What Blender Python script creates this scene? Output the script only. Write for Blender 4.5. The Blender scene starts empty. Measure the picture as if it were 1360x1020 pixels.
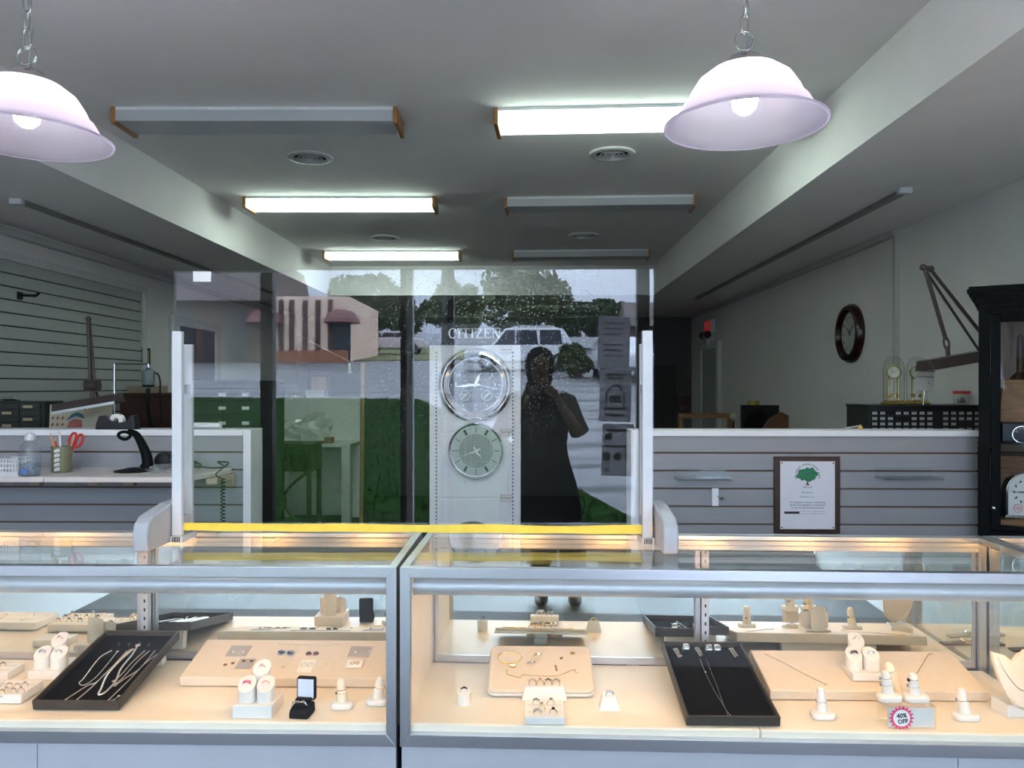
import bpy, math, random
from math import sin, cos, pi, radians as R
from mathutils import Vector, Matrix, Euler
random.seed(7)
SC = bpy.context.scene
COL = SC.collection

# ------------------------------------------------------------------ camera
FPX = 1020.0
HZ = 1.5                       # camera height
YAW = math.atan(20 / 1020.0)   # turned a little to the left of the room's axis
cd = bpy.data.cameras.new('camera'); cam = bpy.data.objects.new('camera', cd); COL.objects.link(cam)
cd.sensor_fit = 'HORIZONTAL'; cd.sensor_width = 36.0; cd.lens = 36.0 * FPX / 1360.0
cd.shift_y = 3 / 1360.0
cd.clip_start = 0.01; cd.clip_end = 400
cam.location = (0, 0, HZ); cam.rotation_euler = (pi / 2, 0, YAW)
SC.camera = cam


def ray(px, py):
    x = (px - 680) / FPX; z = -(py - 513) / FPX
    return Vector((x * cos(YAW) - sin(YAW), x * sin(YAW) + cos(YAW), z))


def D(px, py, Y):
    """the point of the room that lies at depth Y along the sight line of a photograph pixel"""
    r = ray(px, py); return Vector((0, 0, HZ)) + r * (Y / r.y)


def G(px, py, z):
    """... that lies on the horizontal plane at height z"""
    r = ray(px, py); return Vector((0, 0, HZ)) + r * ((z - HZ) / r.z)


def PL(px, py, p0, n):
    r = ray(px, py); o = Vector((0, 0, HZ)); return o + r * ((p0 - o).dot(n) / r.dot(n))


def XD(px, Y): return D(px, 513, Y).x
def ZD(py, Y, px=700): return D(px, py, Y).z


# ------------------------------------------------------------------ materials
MATS = {}


def M(name, col, rough=0.5, metal=0.0, var=0.06, scale=25.0, bump=0.0, emit=None, estr=0.0, spec=0.5, stretch=None, alpha=None):
    if name in MATS: return MATS[name]
    m = bpy.data.materials.new(name); m.use_nodes = True
    nt = m.node_tree; b = nt.nodes['Principled BSDF']
    tc = nt.nodes.new('ShaderNodeTexCoord'); mp = nt.nodes.new('ShaderNodeMapping')
    nz = nt.nodes.new('ShaderNodeTexNoise'); nz.inputs['Scale'].default_value = scale; nz.inputs['Detail'].default_value = 3
    if stretch: mp.inputs['Scale'].default_value = stretch
    nt.links.new(tc.outputs['Object'], mp.inputs['Vector']); nt.links.new(mp.outputs['Vector'], nz.inputs['Vector'])
    rp = nt.nodes.new('ShaderNodeValToRGB')
    rp.color_ramp.elements[0].position = 0.3; rp.color_ramp.elements[1].position = 0.7
    rp.color_ramp.elements[0].color = tuple(max(0, c * (1 - var)) for c in col) + (1,)
    rp.color_ramp.elements[1].color = tuple(min(1, c * (1 + var)) for c in col) + (1,)
    nt.links.new(nz.outputs['Fac'], rp.inputs['Fac']); nt.links.new(rp.outputs['Color'], b.inputs['Base Color'])
    b.inputs['Roughness'].default_value = rough; b.inputs['Metallic'].default_value = metal
    b.inputs['Specular IOR Level'].default_value = spec
    if bump:
        bp = nt.nodes.new('ShaderNodeBump'); bp.inputs['Strength'].default_value = bump; bp.inputs['Distance'].default_value = 0.01
        nt.links.new(nz.outputs['Fac'], bp.inputs['Height']); nt.links.new(bp.outputs['Normal'], b.inputs['Normal'])
    if emit:
        b.inputs['Emission Color'].default_value = tuple(emit) + (1,); b.inputs['Emission Strength'].default_value = estr
    if alpha is not None: b.inputs['Alpha'].default_value = alpha
    MATS[name] = m
    return m


def wood(name, c1, c2, rough=0.45, stretch=(1, 1, 12), scale=6):
    if name in MATS: return MATS[name]
    m = bpy.data.materials.new(name); m.use_nodes = True
    nt = m.node_tree; b = nt.nodes['Principled BSDF']
    tc = nt.nodes.new('ShaderNodeTexCoord'); mp = nt.nodes.new('ShaderNodeMapping'); mp.inputs['Scale'].default_value = stretch
    wv = nt.nodes.new('ShaderNodeTexNoise'); wv.inputs['Scale'].default_value = scale; wv.inputs['Detail'].default_value = 6; wv.inputs['Distortion'].default_value = 1.2
    rp = nt.nodes.new('ShaderNodeValToRGB'); rp.color_ramp.elements[0].color = c1 + (1,); rp.color_ramp.elements[1].color = c2 + (1,)
    rp.color_ramp.elements[0].position = .35; rp.color_ramp.elements[1].position = .65
    nt.links.new(tc.outputs['Object'], mp.inputs['Vector']); nt.links.new(mp.outputs['Vector'], wv.inputs['Vector'])
    nt.links.new(wv.outputs['Fac'], rp.inputs['Fac']); nt.links.new(rp.outputs['Color'], b.inputs['Base Color'])
    b.inputs['Roughness'].default_value = rough
    MATS[name] = m
    return m


def pane_mat(name, tint=(1, 1, 1), ior=1.45, dust=0.0, haze=0.0):
    """clear sheet: transparent with a Fresnel mirror reflection on each face, and specks of dust"""
    if name in MATS: return MATS[name]
    m = bpy.data.materials.new(name); m.use_nodes = True
    nt = m.node_tree; nt.nodes.clear()
    out = nt.nodes.new('ShaderNodeOutputMaterial')
    tr = nt.nodes.new('ShaderNodeBsdfTransparent'); tr.inputs['Color'].default_value = tuple(tint) + (1,)
    gl = nt.nodes.new('ShaderNodeBsdfGlossy'); gl.inputs['Roughness'].default_value = 0.0
    ge = nt.nodes.new('ShaderNodeNewGeometry')
    mr = nt.nodes.new('ShaderNodeMapRange'); mr.inputs['To Min'].default_value = ior; mr.inputs['To Max'].default_value = 1 / ior
    fr = nt.nodes.new('ShaderNodeFresnel')
    nt.links.new(ge.outputs['Backfacing'], mr.inputs['Value']); nt.links.new(mr.outputs['Result'], fr.inputs['IOR'])
    mx = nt.nodes.new('ShaderNodeMixShader')
    nt.links.new(fr.outputs['Fac'], mx.inputs['Fac']); nt.links.new(tr.outputs[0], mx.inputs[1]); nt.links.new(gl.outputs[0], mx.inputs[2])
    last = mx
    if dust:
        tc = nt.nodes.new('ShaderNodeTexCoord')
        vo = nt.nodes.new('ShaderNodeTexVoronoi'); vo.inputs['Scale'].default_value = 105
        nz = nt.nodes.new('ShaderNodeTexNoise'); nz.inputs['Scale'].default_value = 3.5; nz.inputs['Detail'].default_value = 5
        nt.links.new(tc.outputs['Object'], vo.inputs['Vector']); nt.links.new(tc.outputs['Object'], nz.inputs['Vector'])
        r1 = nt.nodes.new('ShaderNodeValToRGB'); r1.color_ramp.elements[0].position = .08; r1.color_ramp.elements[1].position = .17
        r1.color_ramp.elements[0].color = (1, 1, 1, 1); r1.color_ramp.elements[1].color = (0, 0, 0, 1)
        nt.links.new(vo.outputs['Distance'], r1.inputs['Fac'])
        r2 = nt.nodes.new('ShaderNodeValToRGB'); r2.color_ramp.elements[0].position = .45; r2.color_ramp.elements[1].position = .68
        nt.links.new(nz.outputs['Fac'], r2.inputs['Fac'])
        mu = nt.nodes.new('ShaderNodeMath'); mu.operation = 'MULTIPLY'
        nt.links.new(r1.outputs['Color'], mu.inputs[0]); nt.links.new(r2.outputs['Color'], mu.inputs[1])
        m2 = nt.nodes.new('ShaderNodeMath'); m2.operation = 'MULTIPLY_ADD'; m2.inputs[1].default_value = dust; m2.inputs[2].default_value = max(haze, 0)
        if haze < 0:            # finger marks and dust gathered round one spot of the sheet
            haze = 0.0; vd = nt.nodes.new('ShaderNodeVectorMath'); vd.operation = 'DISTANCE'; vd.inputs[1].default_value = (.22, 0, .66)
            nt.links.new(tc.outputs['Object'], vd.inputs[0])
            rg_ = nt.nodes.new('ShaderNodeMapRange'); rg_.inputs['From Min'].default_value = .12; rg_.inputs['From Max'].default_value = .55
            rg_.inputs['To Min'].default_value = 1.0; rg_.inputs['To Max'].default_value = .04
            nt.links.new(vd.outputs['Value'], rg_.inputs['Value'])
            m4 = nt.nodes.new('ShaderNodeMath'); m4.operation = 'MULTIPLY'
            nt.links.new(r1.outputs['Color'], m4.inputs[0]); nt.links.new(rg_.outputs['Result'], m4.inputs[1])
            m2.inputs[2].default_value = 0.0; mu = m4
        nt.links.new(mu.outputs[0], m2.inputs[0])
        df = nt.nodes.new('ShaderNodeBsdfDiffuse'); df.inputs['Color'].default_value = (.8, .8, .8, 1)
        mx2 = nt.nodes.new('ShaderNodeMixShader')
        nt.links.new(m2.outputs[0], mx2.inputs['Fac']); nt.links.new(mx.outputs[0], mx2.inputs[1]); nt.links.new(df.outputs[0], mx2.inputs[2])
        last = mx2
    nt.links.new(last.outputs[0], out.inputs['Surface'])
    MATS[name] = m
    return m


def milk_mat(name, col, trans=0.55, clear=0.0):
    """thin translucent sheet: opal glass or a plastic light diffuser"""
    if name in MATS: return MATS[name]
    m = bpy.data.materials.new(name); m.use_nodes = True
    nt = m.node_tree; nt.nodes.clear()
    out = nt.nodes.new('ShaderNodeOutputMaterial')
    tc = nt.nodes.new('ShaderNodeTexCoord'); nz = nt.nodes.new('ShaderNodeTexNoise'); nz.inputs['Scale'].default_value = 8
    rp = nt.nodes.new('ShaderNodeValToRGB'); rp.color_ramp.elements[0].color = tuple(c * .96 for c in col) + (1,); rp.color_ramp.elements[1].color = tuple(col) + (1,)
    nt.links.new(tc.outputs['Object'], nz.inputs['Vector']); nt.links.new(nz.outputs['Fac'], rp.inputs['Fac'])
    tl = nt.nodes.new('ShaderNodeBsdfTranslucent'); df = nt.nodes.new('ShaderNodeBsdfDiffuse')
    gl = nt.nodes.new('ShaderNodeBsdfGlossy'); gl.inputs['Roughness'].default_value = .12
    nt.links.new(rp.outputs['Color'], tl.inputs['Color']); nt.links.new(rp.outputs['Color'], df.inputs['Color'])
    a = nt.nodes.new('ShaderNodeMixShader'); a.inputs['Fac'].default_value = trans
    nt.links.new(df.outputs[0], a.inputs[1]); nt.links.new(tl.outputs[0], a.inputs[2])
    b = nt.nodes.new('ShaderNodeMixShader'); b.inputs['Fac'].default_value = .07
    nt.links.new(a.outputs[0], b.inputs[1]); nt.links.new(gl.outputs[0], b.inputs[2])
    last = b
    if clear:
        t = nt.nodes.new('ShaderNodeBsdfTransparent'); c = nt.nodes.new('ShaderNodeMixShader'); c.inputs['Fac'].default_value = clear
        nt.links.new(b.outputs[0], c.inputs[1]); nt.links.new(t.outputs[0], c.inputs[2]); last = c
    nt.links.new(last.outputs[0], out.inputs['Surface'])
    MATS[name] = m
    return m


# ------------------------------------------------------------------ mesh builder
class MB:
    def __init__(s): s.v = []; s.f = []

    def add(s, vs, fs, m=None):
        o = len(s.v)
        for p in vs:
            p = Vector(p); s.v.append(m @ p if m is not None else p)
        for f in fs: s.f.append([o + i for i in f])
        return s

    def box(s, x0, x1, y0, y1, z0, z1, m=None):
        vs = [(x0, y0, z0), (x1, y0, z0), (x1, y1, z0), (x0, y1, z0), (x0, y0, z1), (x1, y0, z1), (x1, y1, z1), (x0, y1, z1)]
        return s.add(vs, [(3, 2, 1, 0), (4, 5, 6, 7), (0, 1, 5, 4), (1, 2, 6, 5), (2, 3, 7, 6), (3, 0, 4, 7)], m)

    def prism(s, poly, a, b, axis='y', m=None):
        """polygon extruded along an axis; poly in the two other axes: x:(y,z) y:(x,z) z:(x,y)"""
        n = len(poly)
        def P(p, t):
            return {'x': (t, p[0], p[1]), 'y': (p[0], t, p[1]), 'z': (p[0], p[1], t)}[axis]
        vs = [P(p, a) for p in poly] + [P(p, b) for p in poly]
        fs = [list(range(n)), list(range(2 * n - 1, n - 1, -1))]
        for i in range(n): fs.append((i, n + i, n + (i + 1) % n, (i + 1) % n))
        return s.add(vs, fs, m)

    def lathe(s, prof, c=(0, 0, 0), n=32, axis='z', closed=False, m=None):
        c = Vector(c); vs = []; k = len(prof)
        for i in range(n):
            t = 2 * pi * i / n
            for r, h in prof:
                p = {'z': (r * cos(t), r * sin(t), h), 'y': (r * cos(t), h, r * sin(t)), 'x': (h, r * cos(t), r * sin(t))}[axis]
                vs.append(c + Vector(p))
        fs = []
        for i in range(n):
            j = (i + 1) % n
            for q in range(k if closed else k - 1):
                w = (q + 1) % k
                fs.append((i * k + q, j * k + q, j * k + w, i * k + w))
        if not closed:
            if prof[0][0] > 1e-6: fs.append([i * k for i in range(n)][::-1])
            if prof[-1][0] > 1e-6: fs.append([i * k + k - 1 for i in range(n)])
        return s.add(vs, fs, m)

    def cyl(s, c, r, h, n=20, axis='z', r2=None, m=None):
        return s.lathe([(r, 0), (r2 if r2 is not None else r, h)], c, n, axis, m=m)

    def torus(s, c, Rr, r, n=28, k=8, axis='z', m=None):
        return s.lathe([(Rr + r * cos(2 * pi * q / k), r * sin(2 * pi * q / k)) for q in range(k)], c, n, axis, closed=True, m=m)

    def ball(s, c, r, n=12, k=8, sq=(1, 1, 1), m=None):
        c = Vector(c); vs = [(0, 0, r)]; fs = []
        for a in range(1, k):
            ph = pi * a / k
            for i in range(n):
                t = 2 * pi * i / n; vs.append((r * sin(ph) * cos(t), r * sin(ph) * sin(t), r * cos(ph)))
        vs.append((0, 0, -r))
        for i in range(n):
            j = (i + 1) % n; fs.append((0, 1 + i, 1 + j))
            for a in range(k - 2): fs.append((1 + a * n + i, 1 + (a + 1) * n + i, 1 + (a + 1) * n + j, 1 + a * n + j))
            fs.append((1 + (k - 2) * n + i, len(vs) - 1, 1 + (k - 2) * n + j))
        return s.add([c + Vector((p[0] * sq[0], p[1] * sq[1], p[2] * sq[2])) for p in vs], fs, m)

    def tube(s, pts, r, n=8, closed=False, m=None):
        pts = [Vector(p) for p in pts]; N = len(pts)
        rr = r if isinstance(r, (list, tuple)) else [r] * N
        tg = []
        for i in range(N):
            a = pts[(i - 1) % N] if closed or i > 0 else pts[i]; b = pts[(i + 1) % N] if closed or i < N - 1 else pts[i]
            d = b - a; tg.append(d.normalized() if d.length > 1e-9 else Vector((0, 0, 1)))
        up = Vector((0, 0, 1)) if abs(tg[0].z) < .9 else Vector((1, 0, 0))
        u = tg[0].cross(up).normalized(); vs = []
        for i in range(N):
            u = (u - tg[i] * u.dot(tg[i])); u = u.normalized() if u.length > 1e-6 else tg[i].orthogonal().normalized()
            w = tg[i].cross(u)
            for q in range(n):
                t = 2 * pi * q / n; vs.append(pts[i] + (u * cos(t) + w * sin(t)) * rr[i])
        fs = []
        for i in range(N if closed else N - 1):
            j = (i + 1) % N
            for q in range(n): fs.append((i * n + q, j * n + q, j * n + (q + 1) % n, i * n + (q + 1) % n))
        if not closed:
            fs.append(list(range(n))[::-1] if False else list(range(n))); fs.append([(N - 1) * n + q for q in range(n)][::-1])
        return s.add(vs, fs, m)

    def mesh(s, name, mat=None, smooth=False, ang=0.7):
        me = bpy.data.meshes.new(name); me.from_pydata([tuple(p) for p in s.v], [], s.f); me.validate(); me.update()
        import bmesh
        bm = bmesh.new(); bm.from_mesh(me); bmesh.ops.recalc_face_normals(bm, faces=bm.faces); bm.to_mesh(me); bm.free()
        if mat: me.materials.append(mat)
        if smooth:
            me.polygons.foreach_set('use_smooth', [True] * len(me.polygons)); me.set_sharp_from_angle(angle=ang)
        return me


def lab(o, label, cat, group=None, kind=None):
    o['label'] = label; o['category'] = cat
    if group: o['group'] = group
    if kind: o['kind'] = kind
    return o


def link(o, parent=None, loc=None, rot=None):
    COL.objects.link(o)
    if parent is not None: o.parent = parent
    if loc is not None: o.location = loc
    if rot is not None: o.rotation_euler = rot
    return o


def part(name, mb, mat, parent, smooth=False, bevel=0.0, loc=None, rot=None, label=None, seg=2):
    me = mb if isinstance(mb, bpy.types.Mesh) else mb.mesh(name, mat, smooth or bevel > 0, 0.7)
    o = link(bpy.data.objects.new(name, me), parent, loc, rot)
    if bevel:
        b = o.modifiers.new('bevel', 'BEVEL'); b.width = bevel; b.segments = seg; b.limit_method = 'ANGLE'; b.angle_limit = .6
    if label: o['label'] = label
    return o


def thing(name, label, cat, loc=(0, 0, 0), rot=(0, 0, 0), group=None):
    o = link(bpy.data.objects.new(name, None), None, loc, rot); o.empty_display_size = .05
    return lab(o, label, cat, group)


def single(name, mb, mat, label, cat, loc=(0, 0, 0), rot=(0, 0, 0), group=None, smooth=False, bevel=0.0, seg=2):
    return lab(part(name, mb, mat, None, smooth, bevel, loc, rot, seg=seg), label, cat, group)


def struct(name, mb, mat, label, parent=None, smooth=False, bevel=0.0, loc=None, rot=None):
    o = part(name, mb, mat, parent, smooth, bevel, loc, rot)
    if parent is None: lab(o, label, name.split('_')[0] if name.split('_')[0] != 'trim' else 'trim', kind='structure')
    return o


def dup(root, loc=None, rot=None, label=None, group=None):
    r = root.copy(); COL.objects.link(r)
    if loc is not None: r.location = loc
    if rot is not None: r.rotation_euler = rot
    if label: r['label'] = label
    if group: r['group'] = group
    for ch in list(root.children):
        c = ch.copy(); COL.objects.link(c); c.parent = r
        for g in list(ch.children):
            d = g.copy(); COL.objects.link(d); d.parent = c
    return r


def text_mesh(s, size, depth=0.0005, mat=None, name='lettering', align='CENTER', bold=0.0):
    """raised lettering in the XZ plane, facing -Y, centred on the origin"""
    cu = bpy.data.curves.new('t', 'FONT'); cu.body = s; cu.size = size; cu.extrude = depth; cu.align_x = align; cu.align_y = 'CENTER'; cu.resolution_u = 3; cu.offset = bold
    ob = bpy.data.objects.new('t', cu); COL.objects.link(ob)
    dg = bpy.context.evaluated_depsgraph_get(); dg.update()
    me = bpy.data.meshes.new_from_object(ob.evaluated_get(dg)); me.name = name
    bpy.data.objects.remove(ob); bpy.data.curves.remove(cu)
    me.transform(Matrix.Rotation(pi / 2, 4, 'X'))
    me.materials.clear()
    if mat: me.materials.append(mat)
    return me


def arc(cx, cy, r, a0, a1, n):
    return [(cx + r * cos(a0 + (a1 - a0) * i / n), cy + r * sin(a0 + (a1 - a0) * i / n)) for i in range(n + 1)]


def rrect(x0, x1, y0, y1, r, n=5):
    return arc(x1 - r, y1 - r, r, 0, pi / 2, n) + arc(x0 + r, y1 - r, r, pi / 2, pi, n) + arc(x0 + r, y0 + r, r, pi, 1.5 * pi, n) + arc(x1 - r, y0 + r, r, 1.5 * pi, 2 * pi, n)


# ------------------------------------------------------------------ common materials
ceil_m = M('painted ceiling', (.84, .82, .81), .85, var=.03, scale=3)
wall_m = M('painted wall', (.72, .71, .70), .8, var=.03, scale=3)
slat_m = M('grey slatwall laminate', (.305, .312, .326), .45, var=.03, scale=5, stretch=(1, 1, 8))
groove_m = M('groove fibreboard', (.16, .10, .06), .8)
white_m = M('white laminate', (.86, .86, .88), .35, var=.02)
whitep_m = M('white plastic', (.64, .645, .67), .3, var=.02)
cream_m = M('cream laminate', (.80, .72, .60), .4, var=.03, scale=14)
leath_m = M('cream leatherette', (.73, .62, .49), .5, var=.03, scale=60, bump=.05)
leathw_m = M('white leatherette', (.80, .77, .73), .45, var=.02, scale=60, bump=.05)
alu_m = M('brushed aluminium', (.58, .59, .63), .33, 1.0, var=.05, scale=9, stretch=(2, 40, 60))
alud_m = M('dull aluminium', (.60, .61, .62), .45, 1.0, var=.05, scale=9)
tube_m = M('satin lamp housing', (.56, .58, .62), .48, .55, var=.03)
chrome_m = M('chrome', (.80, .80, .80), .12, 1.0, var=.02)
nickel_m = M('brushed nickel', (.30, .285, .26), .28, 1.0, var=.05)
fitter_m = M('satin nickel', (.60, .58, .56), .2, 1.0, var=.05)
black_m = M('black plastic', (.010, .010, .011), .45, var=.1, spec=.25)
blackg_m = M('black gloss paint', (.005, .007, .008), .45, var=.1, spec=.06)
velvet_m = M('black velvet', (.006, .006, .007), .95, var=.2, scale=90, spec=.03)
trayb_m = M('black leatherette tray', (.045, .037, .032), .5, var=.15, scale=80, spec=.4)
silver_m = M('silver', (.62, .60, .57), .2, 1.0, var=.05)
chain_m = M('silver chain', (.92, .84, .76), .38, .9, var=.05)
gold_m = M('gold', (.86, .58, .25), .2, 1.0, var=.06)
rose_m = M('rose gold', (.85, .52, .38), .2, 1.0, var=.05)
brass_m = M('polished brass', (.72, .50, .16), .2, 1.0, var=.06)
mirror_m = M('mirror glass', (.80, .84, .81), .015, 1.0, var=.0)
dkwood_m = wood('dark walnut', (.035, .016, .009), (.07, .032, .017))
mdwood_m = wood('brown oak', (.20, .095, .035), (.32, .16, .06))
endwood_m = wood('varnished oak', (.28, .12, .035), (.42, .20, .065), .35, (1, 8, 1))
glass_m = pane_mat('clear glass', (.97, .985, .975), 1.45, .04, .0)
acryl_m = pane_mat('clear acrylic', (.975, .98, .985), 1.58, .8, -1)
dome_m = pane_mat('thin glass dome', (.97, .98, .97), 1.35)
paper_m = M('white paper', (.80, .80, .80), .7, var=.02)
ink_m = M('dark ink', (.03, .03, .035), .7)
red_m = M('red plastic', (.55, .02, .02), .35)
# ------------------------------------------------------------------ the room
XL, XR, YF, YB = -3.02, 2.24, -1.7, 10.5
ZC, ZS = 2.743, 2.44
SXL, SXR, YS = -2.04, 1.30, 7.92
W = .12
floor_m = M('grey carpet tile', (.20, .20, .20), .9, var=.15, scale=200, bump=.2)
struct('floor', MB().box(XL - W, XR + W, -.2, YB + W, -.1, 0), M('charcoal carpet', (.038, .038, .04), .95, var=.15, scale=200), 'grey shop floor behind and in front of the glass counters')
struct('floor_entry', MB().box(XL - W, XR + W, YF, -.2005, -.1, 0), M('light vinyl tile', (.06, .06, .06), .6, var=.06, scale=2), 'light tile strip of floor along the shop windows')
struct('ceiling', MB().box(SXL, SXR, YF, YS, ZC, ZC + .1), ceil_m, 'high white middle ceiling that carries the tube lights')
lowc = MB().box(XL - W, SXL, YF, YB + W, ZS, ZC + .1).box(SXR, XR + W, YF, YB + W, ZS, ZC + .1).box(SXL, SXR, YS, YB + W, ZS, ZC + .1)
struct('ceiling_soffit', lowc, ceil_m, 'dropped white ceiling along both side walls and the back')
struct('wall_left', MB().box(XL - W, XL, YF, YB, 0, ZS), wall_m, 'grey left wall behind the slatted display panel')
struct('wall_right', MB().box(XR, XR + W, YF, YB, 0, ZS), wall_m, 'plain grey right wall carrying the round dark wall clock')
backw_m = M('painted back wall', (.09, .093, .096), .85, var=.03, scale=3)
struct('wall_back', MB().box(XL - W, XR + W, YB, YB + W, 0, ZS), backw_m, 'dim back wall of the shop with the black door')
# storefront behind the camera
bronze_m = M('dark bronze aluminium', (.045, .04, .038), .4, .6)
palef_m = M('pale painted frame', (.62, .63, .64), .4)
wf = MB().box(XL - W, XR + W, YF - .15, YF, 2.62, ZC + .1).box(XL - W, XR + W, YF - .15, YF, -.1, .09)
struct('wall_front', wf, M('storefront fascia', (.40, .39, .38), .8), 'storefront header and low sill around the shop windows')
xs = [XL, -2.17, -1.0, -.66, .96, XR]
fm = [bronze_m, bronze_m, palef_m, bronze_m, bronze_m]
for i in range(5):
    x0, x1 = xs[i], xs[i + 1]
    f = MB().box(x0, x0 + .05, YF - .13, YF - .03, .09, 2.62).box(x1 - .05, x1, YF - .13, YF - .03, .09, 2.62)
    f.box(x0 + .05, x1 - .05, YF - .13, YF - .03, .09, .15).box(x0 + .05, x1 - .05, YF - .13, YF - .03, 2.56, 2.62)
    w = struct('window_%d' % (i + 1), f, fm[i], ['storefront window at the left end wall', 'storefront window pane facing the brick building', 'narrow pale framed storefront sidelight', 'wide storefront window carrying three paper notices', 'storefront window at the right end wall'][i])
    part('pane', MB().box(x0 + .05, x1 - .05, YF - .085, YF - .079, .15, 2.56), pane_mat('window glass', (.96, .98, .97), 1.45), w)

# doors
struct('door_1', MB().box(D(866, 513, YB - .03).x, D(896, 513, YB - .03).x, YB - .045, YB - .001, 0, ZD(485, YB)), M('black door', (.012, .012, .012), .5), 'black door in the back wall at the end of the shop')
d2 = struct('door_2', MB().box(XR - .03, XR - .001, 8.98, 9.74, 0, 1.95), M('grey door', (.34, .36, .37), .5), 'grey door in the right wall below the exit sign')
part('door_frame', MB().box(XR - .05, XR - .001, 8.88, 8.98, 0, 2.03).box(XR - .05, XR - .001, 9.74, 9.84, 0, 2.03).box(XR - .05, XR - .001, 8.98, 9.74, 1.95, 2.03), M('white trim', (.6, .6, .6), .5), d2)
d3 = struct('door_3', MB().box(XL + .001, XL + .03, 6.52, 7.3, 0, 2.02), dkwood_m, 'dark brown door in the left wall beyond the slatted panel')
part('door_frame', MB().box(XL + .001, XL + .05, 6.42, 6.52, 0, 2.1).box(XL + .001, XL + .05, 7.3, 7.4, 0, 2.1).box(XL + .001, XL + .05, 6.52, 7.3, 2.02, 2.1), M('white trim', (.6, .6, .6), .5), d3)
# left wall slat panel
sp = MB(); zt = ZD(385, 5.97, 184) - .03
y0, y1 = 1.2, 5.93
k = 0
while zt - k * .0762 - .0682 > .3:
    z = zt - k * .0762; sp.box(XL + .006, XL + .02, y0, y1, z - .0682, z); k += 1
lp = lab(part('slatwall_panel', sp, M('grey slat board', (.40, .42, .41), .5, var=.03), None), 'grey slatted display panel covering the left wall', 'wall panel', kind='structure')
part('groove_backing', MB().box(XL + .001, XL + .006, y0, y1, .3, zt), M('dark groove', (.03, .022, .018), .8), lp)
part('edge_trim', MB().box(XL + .001, XL + .035, y1, y1 + .05, .3, zt + .05).box(XL + .001, XL + .035, y0, y1, zt, zt + .05), M('white trim', (.6, .6, .6), .5), lp)
single('display_hook', MB().box(XL + .02, XL + .03, 4.46, 4.5, ZD(398, 4.48, 10), ZD(388, 4.48, 10)).tube([(XL + .03, 4.48, ZD(392, 4.48, 10)), (XL + .12, 4.48, ZD(393, 4.48, 10)), (XL + .14, 4.48, ZD(389, 4.48, 10))], .008), black_m, 'small black hook hanging in the slatted left wall panel', 'hook')
# tracks on the low ceilings and the conduit on the right wall
trk_m = M('grey metal track', (.30, .29, .28), .5, .5)
for nm, x, a, b in (('left', -2.55, 3.82, 7.6), ('right', 1.80, 3.69, 8.2)):
    t = lab(part('ceiling_track', MB().box(x - .018, x + .018, a, b, ZS - .02, ZS - .0005), trk_m, None), 'long thin metal track under the dropped ceiling on the %s' % nm, 'ceiling track', 'ceiling tracks')
    part('end_cap', MB().box(x - .04, x + .02, a - .03, a, ZS - .028, ZS - .0005), whitep_m, t)
single('wall_conduit', MB().box(XR - .03, XR - .0005, 4.66, 4.69, .2, ZS - .03).box(XR - .045, XR - .0005, 4.66, 10.3, ZS - .035, ZS - .0005), M('painted conduit', (.52, .52, .50), .5), 'white conduit running down the right wall and along its top edge', 'conduit')
single('wall_conduit', MB().box(XL + .0005, XL + .05, 1.0, 10.3, ZS - .07, ZS - .03), M('painted conduit', (.52, .52, .50), .5), 'flat grey conduit along the top of the left wall', 'conduit')

# ------------------------------------------------------------------ ceiling lights
lens_off = milk_mat('clear ribbed diffuser', (.85, .87, .89), .3, .35)
lens_on = milk_mat('clear ribbed diffuser lit', (.86, .92, .88), .6, .72)
tube_on = M('lit fluorescent tube', (.9, .95, .92), .4, emit=(.84, 1.0, .90), estr=10.0)
tube_off = M('unlit fluorescent tube', (.75, .76, .76), .3)


def fixture(x0, x1, y, rot, lit, label):
    L = x1 - x0; h, dp = .062, .20
    t = thing('fluorescent_fixture', label, 'ceiling light', ((x0 + x1) / 2, y, ZC), (0, 0, rot), 'fluorescent fixtures on the ceiling')
    a = L / 2
    part('housing', MB().box(-a + .02, a - .02, .0, dp, -.014, -.0005), M('white enamel', (.75, .75, .75), .4), t)
    part('diffuser', MB().box(-a + .02, a - .02, .001, .003, -h, -.014).box(-a + .02, a - .02, .003, dp - .012, -h - .0005, -h + .002).box(-a + .02, a - .02, dp - .012, dp - .010, -h + .002, -.014), lens_on if lit else lens_off, t)
    for yy in (.05, .145):
        part('fluorescent_tube', MB().cyl((-a + .04, yy, -.035), .015, L - .08, 12, 'x'), tube_on if lit else tube_off, t, True)
    for sx in (-1, 1):
        xa, xb = (-a, -a + .02) if sx < 0 else (a - .02, a)
        part('end_board', MB().box(xa, xb, -.006, dp + .012, -h - .012, -.0005), endwood_m, t, bevel=.002)
    return t


fixture(-1.85, -.575, 3.39, R(1.1), False, 'unlit tube light at front left of the ceiling, oak ends')
fixture(-.15, 1.10, 3.40, R(-2.2), True, 'lit tube light on the ceiling partly behind the right pendant')
fixture(-1.86, -.60, 5.0, R(1.1), True, 'lit tube light second from the front on the left side')
fixture(-.15, 1.10, 5.02, R(-2.2), False, 'unlit tube light second from the front on the right side')
fixture(-1.87, -.61, 7.0, R(1.1), True, 'lit tube light farthest back on the left side')
fixture(-.14, 1.12, 7.0, R(-2.0), False, 'unlit tube light farthest back on the right side')
for yy_, nm_ in ((-.1, 'above the photographer'),):  # extra tube lights out of sight, added only to brighten the room
    fixture(-1.85, -.60, yy_, 0, True, 'added unseen tube light %s on the left, brightening the room' % nm_)
    fixture(-.14, 1.11, yy_, 0, True, 'added unseen tube light %s on the right, brightening the room' % nm_)
vent_m = M('vent enamel', (.55, .55, .54), .4)
v0 = None
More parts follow.
